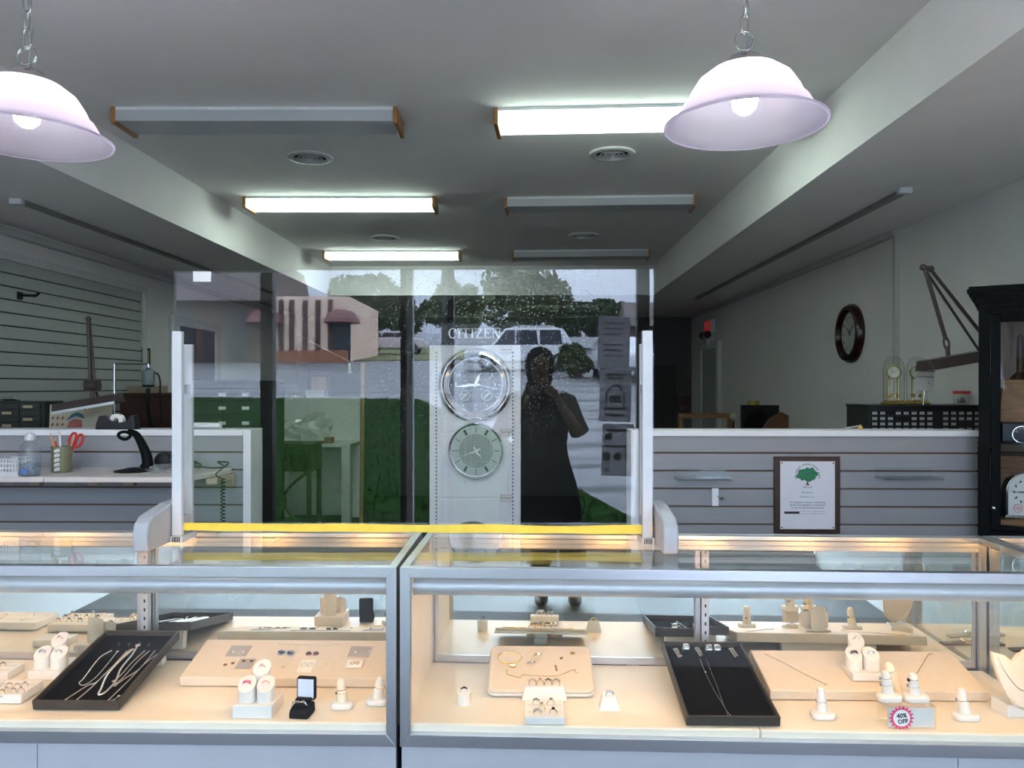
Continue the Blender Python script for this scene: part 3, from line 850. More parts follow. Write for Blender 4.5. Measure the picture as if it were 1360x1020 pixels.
# left riser platform
ps = Slab(D(238, 905, 2.23).x, -.395, 2.23, .648, 2.428, .694)


def platform(s, label):
    t = thing('display_riser', label, 'display riser', s.loc, s.rot, 'padded display risers')
    part('pad', MB().box(-s.w / 2, s.w / 2, 0, s.L, -.03, 0), leath_m, t, bevel=.003)
    rest_block(t, s, s.w * .5, .03)
    return t


platform(ps, 'cream padded riser carrying earring cards in the left case')
card_m = M('grey earring card', (.42, .39, .36), .6)
cardw_m = M('cream earring card', (.86, .80, .70), .6)


def earring_card(c0, w, h, mat, studs, label, tilt=0.0, rz=0.0, up=.001):
    p = ps.at(*c0, up=up)
    t = thing('earring_card', label, 'earring card', p, (ps.tilt + tilt, 0, rz), 'earring cards on the left riser')
    part('card', MB().box(-w / 2, w / 2, -h / 2, h / 2, -.0006, .0006), mat, t)
    for x, y, kind in studs:
        if kind == 'pearl': part('stud', MB().ball((x, y, .0042), .0036, 12, 8), M('pearl', (.85, .83, .80), .15, .4), t, True)
        if kind == 'heart': part('stud', MB().prism([(0, -.006), (.0055, .001), (.004, .004), (.0012, .004), (0, .0025), (-.0012, .004), (-.004, .004), (-.0055, .001)], .0006, .0028, 'z', Matrix.Translation((x, y, 0))), M('amber heart', (.30, .10, .04), .2, .3), t)
        if kind == 'hoop': part('hoop', MB().torus((x, y, .0018), .0085, .0009, 18, 6, 'z'), silver_m, t, True)
        if kind == 'ghoop': part('hoop', MB().torus((x, y, .0018), .006, .0012, 18, 6, 'z'), gold_m, t, True)
    return t


earring_card((317, 864.5), .064, .058, card_m, [(-.012, -.012, 'pearl'), (.018, -.010, 'pearl')], 'grey card with two pearl studs at the riser left')
earring_card((326, 881.5), .048, .052, card_m, [(-.010, .012, 'heart'), (.014, .012, 'heart')], 'grey card with two amber hearts below the left pearl card')
earring_card((407, 884.5), .044, .062, cardw_m, [(-.009, .004, 'hoop'), (.010, .004, 'hoop')], 'cream card with silver hoops in the middle of the riser')
earring_card((478, 865.5), .066, .058, card_m, [(-.012, -.008, 'pearl'), (.032, -.006, 'pearl')], 'grey card with two pearl studs at the riser right')
earring_card((471, 881.5), .046, .034, M('white earring card', (.86, .85, .80), .6), [(-.007, .002, 'ghoop'), (.007, .003, 'ghoop')], 'small white tilted card with gold hoops below the right grey card', R(6), 0, .007)
br = [ps.at(x, y, .001) for x, y in ((370, 853.8), (374, 855.5), (400, 856.4), (430, 856.8), (443, 855.8), (451, 857))]
chain(br, .0010, nickel_m, 'fine bracelet chain lying along the riser back edge', 'bracelet', None, 'bracelet')
for cx_, nm, mo, mi, lb in ((373.5, 'k', M('blue grey setting', (.30, .36, .44), .2, .7), gem_k, 'round black earring set in blue grey, left one of the pair'), (386, 'k', None, gem_k, 'round black earring set in blue grey, right one of the pair')):
    mo = M('blue grey setting', (.30, .36, .44), .2, .7)
    p = ps.at(cx_, 866.5 + (cx_ - 373) * .05, .004)
    t = thing('earring', lb, 'earring', p, ps.rot, 'earrings with round black stones')
    part('setting', MB().torus((0, 0, 0), .0095, .0026, 24, 8, 'z'), mo, t, True)
    part('stone', MB().lathe([(0, .003), (.005, .002), (.008, -.001), (0, -.003)], n=20), gem_k, t, True)
for cx_, lb in ((410, 'round brown pave earring, left one of the pair'), (419.5, 'round brown pave earring, right one of the pair')):
    p = ps.at(cx_, 867.5, .003)
    t = thing('earring', lb, 'earring', p, ps.rot, 'brown pave earrings')
    part('disc', MB().lathe([(0, .0025), (.007, .002), (.0095, -.002), (0, -.003)], n=22), M('brown pave', (.16, .055, .04), .25, .5, var=.5, scale=700), t, True)
    pv = MB()
    for q in range(3):
        m_ = gem_mb(.0018); pv.add([v + Vector((-.004 + q * .004, (-.001, .0015, -.0005)[q], .0028)) for v in m_.v], m_.f)
    part('gem', pv, gem_w, t)
for cx_, cy_, lb in ((299, 882.5, 'small copper disc earring left of the amber heart card'), (309, 880.5, 'small copper disc earring beside the amber heart card')):
    single('earring', MB().lathe([(0, .0015), (.005, .001), (.0058, -.001), (0, -.002)], n=18), M('copper enamel', (.38, .15, .06), .3, .6), lb, 'earring', ps.at(cx_, cy_, .002), ps.rot, 'copper disc earrings', True)
for cx_, cy_, lb in ((376, 886, 'tiny gold stud left of the cream hoop card'), (432, 881.5, 'tiny gold stud right of the cream hoop card')):
    single('earring', MB().ball((0, 0, 0), .0036, 10, 6, (1.3, 1, .6)), gold_m, lb, 'earring', ps.at(cx_, cy_, .0022), ps.rot, None, True)


def triple_stand(fl, fr, yb, zt, label, depth=.105, z0=ZD0, kinds=('sw3',) * 3, rl=None, bh=.035, pr=.0235, rz=0.0):
    """low block with three slant-topped ring posts; fl, fr: floor pixels of the front corners"""
    a = G(fl[0], fl[1], z0); b = G(fr[0], fr[1], z0)
    w = (b - a).length; t = thing('ring_stand', label, 'ring stand', (a + b) / 2 + Vector((0, 0, .0004)), (0, 0, rz), 'three-post ring stands')
    part('block', MB().box(-w / 2, w / 2, 0, depth, 0, bh), leathw_m, t, bevel=.002)
    pos = [(-pr * 1.08, .035, .030), (pr * 1.08, .035, .030), (0, .035 + pr * 1.9, .058)]
    sl = .62
    for i, (x, y, h) in enumerate(pos):
        n = 26; vs = []; fs = []
        for q in range(n):
            an = 2 * pi * q / n; vs.append((x + pr * cos(an), y + pr * sin(an), bh + .0005))
        for q in range(n):
            an = 2 * pi * q / n; vs.append((x + pr * cos(an), y + pr * sin(an), bh + h + (pr + pr * sin(an)) * sl))
        fs = [list(range(n))[::-1], list(range(n, 2 * n))] + [(q, (q + 1) % n, n + (q + 1) % n, n + q) for q in range(n)]
        part('ring_post', MB().add(vs, fs), leathw_m, t, True)
        tl = math.atan(sl)
        top = Vector((x, y, bh + h + pr * sl))
        nrm = Vector((0, -sin(tl), cos(tl)))
        loc = Matrix.Rotation(rz, 4, 'Z') @ (top + nrm * -.002) + Vector(t.location)
        k = kinds[i]
        ring(k, loc, (tl, 0, rz), rl[i], None, 1.1)
    return t


triple_stand((308, 955), (361, 955), 0, 0, 'white three-post ring stand with pink gem rings, left case', kinds=('sp5', 'sl3', 'sl1'),
             rl=('ring with a cluster of deep pink gems on the front left post', 'ring with pale pink gems on the front right post of the pink set', 'ring with one pale pink stone on the top post of the pink set'))
triple_stand((36, 903.5), (80, 903.5), 0, 0, 'white three-post ring stand left of the black necklace tray', kinds=('sw5', 'sw3', 'sl1'), depth=.125, bh=.026,
             rl=('clear gem ring on the front left post beside the necklace tray', 'clear three stone ring on the front right post beside the necklace tray', 'pale stone ring on the top post beside the necklace tray'))


def ring_pad(xl, xr, Yf, zf, Yb, zb, th, label):
    s = Slab(xl, xr, Yf, zf, Yb, zb); t = thing('ring_pad', label, 'ring pad', s.loc, s.rot, 'slotted ring pads')
    part('pad', MB().box(-s.w / 2, s.w / 2, 0, s.L, -th, 0), leathw_m, t, bevel=.002)
    sl = MB()
    for q in range(2): sl.box(-s.w / 2 + .008, s.w / 2 - .008, s.L * (.3 + .4 * q) - .001, s.L * (.3 + .4 * q) + .001, -.001, .0003)
    part('slot', sl, M('slot shade', (.5, .46, .4), .8), t)
    if s.tilt > .03: part('foot', MB().box(-s.w / 2 + .004, s.w / 2 - .004, s.L - .02, s.L - .004, -(zb - ZD0) / cos(s.tilt) + .004, -th - .0003), leathw_m, t)
    return s


a = G(28, 936, ZD0)
rp = ring_pad(a.x - .19, a.x, a.y, .645, a.y + .10, .648, .026, 'white ring pad full of small rings at the left edge')
for q, (x, y) in enumerate(((4, 911), (13, 912), (23, 913), (33, 911), (9, 918), (18, 919), (28, 918), (2, 921))):
    ring(('sw1', 'gw3', 'sw3')[q % 3], rp.at(x, y, .003), (rp.tilt, 0, R(-12 + 9 * (q % 4))), 'small ring standing in the white pad at the left edge', 'rings in the left edge ring pad')
rp4 = ring_pad(-1.715, -1.555, 2.05, .645, 2.20, .648, .026, 'cream pad of twelve rings outside the left frame, seen in the mirror')
for q in range(12):
    ring(('gk1', 'sk3', 'gw3')[q % 3], Vector((-1.695 + .04 * (q % 4), 2.085 + .042 * (q // 4), .650)), (0, 0, R(8 * (q % 3))), 'small ring in the mirrored pad left of the necklace tray', 'rings in the mirrored left pad')
rp5 = ring_pad(-2.02, -1.77, 2.04, .645, 2.18, .648, .026, 'cream pad with two gold chains, seen only in the mirror')
for x_ in (-1.95, -1.85):
    chain([Vector((x_, 2.07, .648)), Vector((x_ + .02, 2.11, .649)), Vector((x_ + .01, 2.16, .649))], .0014, gold_m, 'short gold chain on the mirrored pad at far left', 'bracelet', 'gold chains on the mirrored pad', 'bracelet')
a = G(14, 904, ZD0)
rp2 = ring_pad(a.x - .12, a.x - .01, a.y, .640, a.y + .08, .642, .022, 'second cream pad with one ring behind the left edge pad')
ring('gw3', rp2.at(4, 884.5, .003), (rp2.tilt, 0, R(10)), 'gold ring alone on the second pad near the left edge')

# ring box
p = G(396, 955.5, ZD0)
t = thing('ring_box', 'open black velvet ring box with white satin lid', 'ring box', p, (0, 0, R(-6)))
w = .026
part('base', MB().prism([(0, .0), (.052, .0), (.056, .006), (.052, .030), (.006, .024), (-.002, .012)], -w, w, 'x'), M('black ring box velvet', (.010, .009, .012), .8, var=.2, scale=200, spec=.15), t, bevel=.004, seg=3)
part('cushion', MB().box(-w + .005, w - .005, .012, .046, .024, .032).box(-w + .005, w - .005, .028, .046, .032, .042), M('black ring box velvet', (.010, .009, .012), .8), t, bevel=.002)
lid = part('lid', MB().prism(rrect(-w, w, .030, .092, .006), .052, .066, 'y'), M('black ring box velvet', (.010, .009, .012), .8), t, bevel=.003, seg=3)
part('satin_lining', MB().add([(-w + .004, .0508, .036), (w - .004, .0508, .036), (w - .004, .0508, .087), (-w + .004, .0508, .087), (0, .0518, .066), (-w + .004, .0518, .036), (w - .004, .0518, .036), (w - .004, .0518, .087), (-w + .004, .0518, .087)],
     [(0, 1, 4), (1, 2, 4), (2, 3, 4), (3, 0, 4), (0, 5, 6, 1), (1, 6, 7, 2), (2, 7, 8, 3), (3, 8, 5, 0), (5, 8, 7, 6)]), M('white satin', (.72, .76, .90), .3, var=.05), lid)
for dx, rz, lb in ((-.012, R(25), 'silver band standing left in the black ring box'), (.010, R(-20), 'silver band standing right in the black ring box')):
    o = ring('sw3', Vector(p) + Vector((dx, .016, .030)), (R(15), 0, rz), lb, None, 1.15)


def finger(base_px, tip_px, label, cream=False, rings=(), z0=ZD0, bw=.031, group='finger ring stands'):
    p = G(base_px[0], base_px[1], z0)
    p.y += .018
    tip = D(tip_px[0], tip_px[1], p.y + .006)
    t = thing('finger_stand', label, 'ring stand', p, (0, 0, 0), group)
    mt = M('cream flocked finger', (.86, .74, .56), .6) if cream else leathw_m
    part('base', MB().prism(rrect(-bw, bw, -.020, .022, .016, 5), .0, .018, 'z'), leathw_m, t, bevel=.006, seg=3)
    v = tip - p; a0_ = Vector((0, .004, .010)); 
    pts = [a0_ + (v - a0_) * q for q in (0, .12, .5, .85, .95, 1.0)]
    part('finger', MB().tube(pts, [.0175, .0155, .0130, .0112, .0085, .002], 18), mt, t, True)
    for fr, kind, rz, lb in rings:
        c = p + a0_ + (v - a0_) * fr; q = (v).normalized().to_track_quat('Z', 'Y').to_euler()
        m = q.to_matrix() @ Matrix.Rotation(R(rz), 3, 'Z') @ Matrix.Rotation(R(90), 3, 'X')
        o = ring(kind, c, m.to_euler(), lb, None, 1.52 - .34 * fr)
    return t


finger((452, 944), (453, 900), 'cream tipped finger stand with black stone ring, left case', True, [(.55, 'gk1', 5, 'gold ring with a black stone on the cream finger'), (.42, 'gk3', 25, 'second dark stone ring low on the cream finger')], bw=.030)
finger((499, 939), (506, 898), 'white finger stand beside the frame of the left case', False, [(.55, 'gw3', 12, 'gold ring on the white finger beside the case frame')], bw=.030)

# ------------------------------------------------------------------ right case
tr = Slab(D(912, 960, 1.998).x, D(1037, 960, 1.998).x, 1.998, .645, 2.375, .715, .016)
black_tray(tr, 'black tray with one long necklace and wide earrings, right case')
chain([tr.at(x, y, .001) for x, y in ((929.6, 875), (936.8, 893.7), (949.4, 918.8), (962.6, 940), (967, 952.5))], .0011, silver_m, 'left strand of the long necklace in the right black tray', 'necklace')
chain([tr.at(x, y, .0022) for x, y in ((938.2, 875), (941.5, 884.4), (952, 911), (962.6, 940), (972, 952))], .0011, silver_m, 'right strand of the long necklace in the right black tray', 'necklace')
single('bead', MB().ball((0, 0, 0), .0032, 10, 8), rose_m, 'pink gold bead on the left necklace strand', 'bead', tr.at(936.8, 893, .0035), smooth=True)
e1 = None
for x, y, wd, lb in ((899.8, 868.5, 0, 'flat silver bar earring nearest the tray left corner'), (910.4, 866, 1, 'wide silver hoop beside the leftmost bar earring'), (928.2, 867.2, 0, 'flat silver bar earring at the top of the long necklace'), (940.8, 867.2, 1, 'wide silver hoop just right of the necklace top'), (952, 867.2, 1, 'wide silver hoop second right of the necklace top'), (973.9, 868, 0, 'flat silver bar earring nearest the tray right corner')):
    p = tr.at(x, y, .001)
    if wd:
        t = thing('earring', lb, 'earring', p, (tr.tilt, 0, 0), 'earrings in the right black tray')
        part('band', MB().lathe([(.0115, -.009), (.0125, -.009), (.0140, 0), (.0125, .009), (.0115, .009)], (0, .0, .0125), 20, 'x', True), silver_m, t, True)
        gg = MB()
        for q in range(3):
            g_ = gem_mb(.004); gg.add([Vector((-.006 + .006 * q, -.0105, .0215)) + v for v in g_.v], g_.f)
        part('gem', gg, gem_w, t)
    else:
        t = thing('earring', lb, 'earring', p, (tr.tilt + R(20), 0, R(24)), 'earrings in the right black tray')
        part('bar', MB().box(-.0085, .0085, -.018, .018, .002, .005), silver_m, t, bevel=.001)
        gg = MB()
        for q in range(4):
            g_ = gem_mb(.0032); gg.add([Vector((0, -.0125 + .0083 * q, .0055)) + v for v in g_.v], g_.f)
        part('gem', gg, gem_w, t)

# padded tray tilted on a stem
pt = Slab(D(648, 918, 2.17).x, D(790, 918, 2.17).x, 2.17, .640, 2.365, .702)
t = thing('display_tray', 'cream rounded tray with gold bracelet and chain, right case', 'tray', pt.loc, pt.rot)
w, L = pt.w / 2, pt.L
part('pad', MB().prism(rrect(-w, w, 0, L, .022, 6), -.010, 0, 'z'), leath_m, t, bevel=.004, seg=3)
part('tray_edge', MB().prism(rrect(-w - .003, w + .003, -.003, L + .003, .024, 6), -.018, -.0105, 'z'), leathw_m, t, bevel=.002)
part('stem', MB().box(-.022, .022, L * .62, L * .62 + .03, -(.062 - .006), -.0185), pane_mat('clear acrylic stem', (.95, .97, .96), 1.3), t)
b_ = [pt.at(x, y, .0015) for x, y in ((664, 868), (662, 873), (668, 880), (678, 881), (688, 878.5), (693, 873), (690, 868.5), (678, 866.5), (668, 867), (664.5, 869))]
bt = single('bracelet', MB().tube([q - b_[0] for q in smooth_path(b_)], .0021, 8), gold_m, 'gold bangle bracelet on the cream rounded tray', 'bracelet', b_[0], smooth=True)
part('charm', MB().box(-.009, .009, -.006, .006, -.002, .004, Matrix.Translation(pt.at(680.5, 885, .003) - b_[0]) @ Matrix.Rotation(R(-35), 4, 'Z')), gold_m, bt, bevel=.001)
chain([pt.at(x, y, .001) for x, y in ((674, 889), (673.5, 895), (682, 898), (691, 900), (694, 896.5), (705, 897), (730, 898), (745, 896), (757, 891), (764, 889.5), (763, 892), (768, 893.5))], .0012, gold_m, 'fine gold chain along the front of the cream tray', 'necklace')
for x, y, lb in ((713.5, 870, 'gold knot ring at the top middle of the cream tray'), (704.5, 880.5, 'gold ring lying right of the gold bangle')):
    ring('gw3', pt.at(x, y, .005), (R(60), 0, R(20)), lb, None, 1.35)
for x, y, lb, nst in ((760.5, 868, 'gold star charm at the top right of the cream tray', 5), (745.5, 874.5, 'small gold leaf charm left of the star charm', 2)):
    pts = []
    for q in range(nst * 2):
        r_ = .010 if q % 2 == 0 else .0045
        pts.append((r_ * sin(pi * q / nst), r_ * cos(pi * q / nst)))
    if nst == 2: pts = [(0, .009), (.006, 0), (0, -.009), (-.005, 0)]
    single('charm', MB().prism(pts, 0, .0018, 'z'), gold_m, lb, 'charm', pt.at(x, y, .0006), (pt.tilt, 0, R(-30 if nst == 2 else 0)))
single('charm', MB().prism([(-.003, .014), (.004, .012), (.003, .002), (.006, -.012), (.001, -.013), (-.002, .004)], 0, .002, 'z'), rose_m, 'rose gold seahorse-shaped charm in the middle of the cream tray', 'charm', pt.at(738, 888, .0006), pt.rot)

# ring wedge and pad in front of the cream tray
a = G(692.5, 931, ZD0); b = G(754, 931, ZD0); yy = a.y
t = thing('ring_wedge', 'white sloped ring display touching the cream tray front', 'ring stand', ((a.x + b.x) / 2, yy, ZD0))
w = (b.x - a.x) / 2
vs = [(-w, 0, 0), (w, 0, 0), (w, .05, 0), (-w, .05, 0), (-w * .84, .018, .032), (w * .84, .018, .032), (w * .84, .045, .034), (-w * .84, .045, .034)]
part('block', MB().add(vs, [(3, 2, 1, 0), (4, 5, 6, 7), (0, 1, 5, 4), (1, 2, 6, 5), (2, 3, 7, 6), (3, 0, 4, 7)]), leathw_m, t, bevel=.002)
for i, (k, lb) in enumerate((('rw5', 'leftmost of four rings on top of the white slope'), ('gw1', 'second from left of four rings on the white slope'), ('sk3', 'third from left of four rings on the white slope'), ('gw5', 'rightmost of four rings on top of the white slope'))):
    ring(k, Vector(((a.x + b.x) / 2 - .034 + .0226 * i, yy + .031, ZD0 + .0375)), (R(-8), 0, R(6 - 4 * i)), lb, 'rings on the white slope', 1.15)
a = G(697, 964, ZD0); b = G(750.5, 964, ZD0)
rp3 = ring_pad(a.x, b.x, a.y, ZD0 + .0225, a.y + .075, ZD0 + .037, .022, 'small square white pad with five rings, right case front')
for i, (x, y, k, lb) in enumerate(((712.5, 934, 'sw3', 'clear ring at the back left of the square white pad'), (731.5, 934, 'sw1', 'clear ring at the back right of the square white pad'), (720.5, 940, 'gw1', 'gold ring in the middle of the square white pad'), (714, 947.5, 'gw5', 'gold cluster ring at the front left of the square pad'), (735, 946.5, 'sk1', 'dark stone ring at the front right of the square pad'))):
    ring(k, rp3.at(x, y, .004), (rp3.tilt, 0, R((-15, 12, -50, 4, -10)[i])), lb, 'rings in the square white pad', 1.15)
# single posts
p = G(615.5, 938.5, ZD0); p.y += .019
t = thing('ring_stand', 'single round white ring post at the left of the right case', 'ring stand', p)
n = 26; pr = .0185
vs = [(pr * cos(2 * pi * q / n), pr * sin(2 * pi * q / n), 0) for q in range(n)] + [(pr * cos(2 * pi * q / n), pr * sin(2 * pi * q / n), .026 + (pr + pr * sin(2 * pi * q / n)) * .45) for q in range(n)]
part('ring_post', MB().add(vs, [list(range(n))[::-1], list(range(n, 2 * n))] + [(q, (q + 1) % n, n + (q + 1) % n, n + q) for q in range(n)]), leathw_m, t, True)
ring('sk3', p + Vector((0, .0, .036)), (R(24), 0, R(8)), 'dark stone silver ring on the single round post', None, 1.1)
p = G(810, 945, ZD0)
t = thing('ring_wedge', 'small white wedge with one ring right of the square pad', 'ring stand', p)
vs = [(-.030, 0, 0), (.030, 0, 0), (.027, .045, 0), (-.027, .045, 0), (-.020, .012, .026), (.020, .012, .026), (.018, .034, .042), (-.018, .034, .042)]
part('block', MB().add(vs, [(3, 2, 1, 0), (4, 5, 6, 7), (0, 1, 5, 4), (1, 2, 6, 5), (2, 3, 7, 6), (3, 0, 4, 7)]), leathw_m, t, bevel=.002)
ring('gw5', p + Vector((.001, .022, .036)), (R(30), 0, 0), 'gold cluster ring on the small white wedge', None, 1.2)

# right riser
qs = Slab(.682, D(1315, 925, 2.16).x, 2.165, .648, 2.362, .694, 0)
platform(qs, 'long cream padded riser with chain bracelets, right case')
chain([qs.at(x, y, .001) for x, y in ((1015, 868), (1040, 880), (1070, 896), (1097, 909))], .0013, nickel_m, 'straight silver bracelet slanting across the right riser', 'bracelet', None, 'bracelet')
chain([qs.at(x, y, .001) for x, y in ((1239, 869), (1233, 869.5), (1224, 884), (1216, 897), (1208, 910))], .0016, gold_m, 'gold chain bracelet behind the finger stands', 'bracelet', None, 'bracelet')
zb = .663
tb = PL(1151, 905, qs.loc, qs.n)
t = triple_stand((1133, 905), (1172, 905), 0, 0, 'white three-post ring stand standing on the right riser', z0=tb.z + .002, depth=.085, bh=.022, kinds=('sk5', 'sw3', 'gw1'), rl=('dark stone ring on the front left post, right riser stand', 'clear ring on the front right post, right riser stand', 'small gold ring on the top post, right riser stand'), pr=.0225)
finger((1096, 957.5), (1090, 912), 'white finger stand left of the percent off sign', False, [(.45, 'sw1', 0, 'thin silver ring on the finger left of the sign')])
finger((1288, 959.5), (1276, 913), 'white finger stand right of the percent off sign', False, [(.55, 'gw1', 0, 'thin gold ring on the finger right of the sign')], bw=.034)
# acrylic riser with the sale sign
a = G(1179, 968, ZD0); b = G(1243, 968, ZD0); a.y = b.y = max(a.y, 1.99); hb = .058
cxr = (a.x + b.x) / 2; wr = (b.x - a.x) / 2
t = thing('acrylic_riser', 'clear acrylic riser with pink starburst 40% OFF sign', 'display riser', (cxr, a.y, ZD0 + .0004))
part('riser_shell', MB().box(-wr, wr, 0, .003, 0, hb).box(-wr, wr, .003, .062, hb - .003, hb).box(-wr, wr, .059, .062, 0, hb - .003), acryl_m, t)
part('price_card', MB().box(-wr + .002, wr - .004, .0035, .0045, .004, hb - .006), M('pale card', (.86, .83, .78), .6), t)
st = []
for q in range(36):
    r_ = .0325 if q % 2 == 0 else .0240
    st.append((r_ * cos(pi * q / 18), r_ * sin(pi * q / 18)))
sx = -.031 + .004
bst = part('starburst', MB().prism(st, -.0012, -.0004, 'y'), M('magenta card', (.70, .05, .16), .5), t, loc=(sx, 0, .028))
part('disc', MB().lathe([(0, -.0013), (.0215, -.0013), (.0215, -.0017), (0, -.0017)], n=32, axis='y'), paper_m, bst)
part('lettering', text_mesh('40%', .0155, .0002, ink_m, bold=.0006), None, bst, loc=(0, -.0019, .006), rot=(0, R(-6), 0))
part('lettering', text_mesh('OFF', .0150, .0002, ink_m, bold=.0006), None, bst, loc=(.003, -.0019, -.0085), rot=(0, R(-6), 0))
z1 = ZD0 + hb
finger((1185, 934.5), (1175, 890), 'white finger stand at left on the acrylic riser', False, [(.45, 'sw3', 0, 'lower ring on the left riser finger'), (.7, 'sw1', 20, 'upper ring on the left riser finger')], z0=z1, bw=.031)
finger((1221, 935), (1212, 893), 'white finger stand at right on the acrylic riser', False, [(.42, 'sw1', 0, 'lower ring on the right riser finger'), (.72, 'sk1', 60, 'upper ring on the right riser finger')], z0=z1, bw=.032)
finger((1197, 932), (1179, 879), 'cream finger stand behind the two on the acrylic riser', True, [(.72, 'sw3', 0, 'silver ring on the cream finger behind the sign')], z0=qs.at(1197, 932).z if False else .652, bw=.028)
# necklace bust at the right edge
p = G(1361, 958, ZD0)
t = thing('necklace_bust', 'cream necklace bust at the right edge of the glass case', 'bust', p + Vector((-.002, .035, 0)), (0, 0, R(8)))
NX, NZ = 14, 14; vs = []; fs = []
for j in range(NZ + 1):
    v = j / NZ
    hwid = .052 * math.sqrt(max(.0, 1 - (1 - v) ** 2.2)) * (1 - .12 * v) + .004
    for i in range(NX + 1):
        u = -1 + 2 * i / NX
        top = 0.0
        z = .03 + v * .125 + (.010 * (abs(u) ** 1.5) * v) - (.012 * max(0, v - .7) / .3 * max(0, 1 - (u / .35) ** 2) if v > .7 else 0)
        y = -.045 + .055 * v + .014 * u * u - .018 * (1 - v) * 0
        vs.append((u * hwid, y, z))
n1 = len(vs); vs += [(x, y + .010, z) for x, y, z in vs]
W_ = NX + 1
for j in range(NZ):
    for i in range(NX):
        q = j * W_ + i; fs += [(q, q + 1, q + W_ + 1, q + W_), (n1 + q, n1 + q + W_, n1 + q + W_ + 1, n1 + q + 1)]
for i in range(NX): fs += [(i, n1 + i, n1 + i + 1, i + 1), (NZ * W_ + i, NZ * W_ + i + 1, n1 + NZ * W_ + i + 1, n1 + NZ * W_ + i)]
for j in range(NZ): fs += [(j * W_, (j + 1) * W_, n1 + (j + 1) * W_, n1 + j * W_), (j * W_ + NX, n1 + j * W_ + NX, n1 + (j + 1) * W_ + NX, (j + 1) * W_ + NX)]
part('bust', MB().add(vs, fs), leath_m, t, True)
part('base', MB().box(-.032, .04, -.012, .05, 0, .034), leathw_m, t, bevel=.002)
cp = []
for i in range(13):
    u = -.82 + 1.64 * i / 12; v = .93 - .55 * (1 - (u / .82) ** 2) ** .8
    hwid = .052 * math.sqrt(max(.0, 1 - (1 - v) ** 2.2)) * (1 - .12 * v) + .004
    cp.append(Vector((u * hwid, -.045 + .055 * v + .014 * u * u - .002, .03 + v * .125 + .010 * abs(u) ** 1.5 * v)))
mw = Matrix.Translation(t.location) @ Matrix.Rotation(R(8), 4, 'Z')
chain([mw @ q for q in cp], .0014, silver_m, 'fine silver chain worn by the cream necklace bust', 'necklace')
# watches lying in the corner case, seen in its mirror
band_m = M('brown watch strap', (.10, .055, .025), .5); gband_m = M('two tone watch band', (.45, .38, .27), .3, .8)
for i, (x, y, rz, mt, lb) in enumerate(((1.50, 2.24, 80, band_m, 'brown strap watch farthest left in the corner case'), (1.56, 2.15, 74, gband_m, 'steel band watch second in the corner case'), (1.70, 2.27, 84, band_m, 'brown strap watch third in the corner case'), (1.82, 2.20, 70, gband_m, 'steel band watch farthest right in the corner case'))):
    y -= .05
    t = thing('wristwatch', lb, 'watch', (x, y, ZD0), (0, 0, R(rz)), 'wristwatches in the corner case')
    part('strap', MB().prism([(-.013, -.115), (.013, -.115), (.015, -.02), (.015, .02), (.013, .095), (-.013, .095), (-.015, .02), (-.015, -.02)], .001, .007, 'z'), mt, t, bevel=.001)
    part('case', MB().lathe([(0, .0075), (.021, .0075), (.022, .013), (.018, .017), (0, .017)], n=28), gold_m if i % 2 == 0 else chrome_m, t, True)
    part('dial', MB().lathe([(0, .0172), (.0165, .0172), (.0165, .0176), (0, .0176)], n=24), M('watch dial', (.75, .72, .64), .4), t)
# ------------------------------------------------------------------ on the right partition
p0 = D(1027, 606, YH); p1 = D(1114, 708, YH)
cw, chh = (p1.x - p0.x) / 2, (p0.z - p1.z) / 2
t = thing('framed_certificate', 'white award certificate on a dark brown plaque', 'certificate', ((p0.x + p1.x) / 2, YH - .001, (p0.z + p1.z) / 2))
part('plaque', MB().box(-cw, cw, -.016, -.001, -chh, chh), dkwood_m, t, bevel=.003)
pw, ph = cw * .83, chh * .88
pp = part('paper', MB().box(-pw, pw, -.0175, -.0162, -ph, ph), M('certificate paper', (.76, .76, .80), .35, var=.01), t)
tr_m = M('logo green', (.03, .22, .10), .6, var=.3, scale=150); trb = MB()
for q in range(26):
    a = q * 2.4; r_ = .031 * math.sqrt((q + .5) / 26)
    trb.lathe([(0, -.0180 - q * .00003), (.0105, -.0180 - q * .00003), (.0105, -.01765), (0, -.01765)], (r_ * cos(a) * 1.25, 0, .088 + r_ * sin(a) * .72), 10, 'y')
part('tree_logo_crown', trb, tr_m, pp)
part('tree_logo_trunk', MB().prism([(-.004, .066), (.004, .066), (.003, .05), (.011, .043), (-.011, .043), (-.003, .05)], -.0181, -.0177, 'y').prism([(-.003, .062), (-.016, .078), (-.012, .078), (.001, .064)], -.01825, -.0178, 'y'), M('logo brown', (.16, .05, .03), .6), pp)
ra = MB()
for q in range(30):
    a = R(-12 + 204 * q / 29); m = Matrix.Translation((0, 0, .082)) @ Matrix.Rotation(pi / 2 - a, 4, 'Y')
    if q % 7 != 5: ra.box(-.0016, .0016, -.0180, -.0177, .0475, .0525, m)
part('ring_marks', ra, ink_m, pp)
g_ink = M('green ink', (.10, .30, .20), .6)
for s, sz, z, mt in (('APCCF', .0125, .0335, M('purple ink', (.12, .05, .14), .6)), ('Runnion', .014, .012, g_ink), ('Jewelry, Inc.', .0125, -.006, g_ink), ('In recognition of your outstanding', .0108, -.030, ink_m), ('service and significant contribution', .0108, -.0415, ink_m), ('to our annual fundraising Event.', .0108, -.053, ink_m)):
    part('lettering', text_mesh(s, sz, .0001, mt), None, pp, loc=(0, -.0177, z))
part('signature_bar', MB().box(-.098, -.034, -.0179, -.0176, -.079, -.069).box(-.034, .07, -.0178, -.0176, -.0795, -.0788).box(-.034, .07, -.0178, -.0176, -.0692, -.0685).box(.0693, .07, -.0178, -.0176, -.0795, -.0685).box(.034, .0347, -.0178, -.0176, -.0795, -.0685), ink_m, pp)
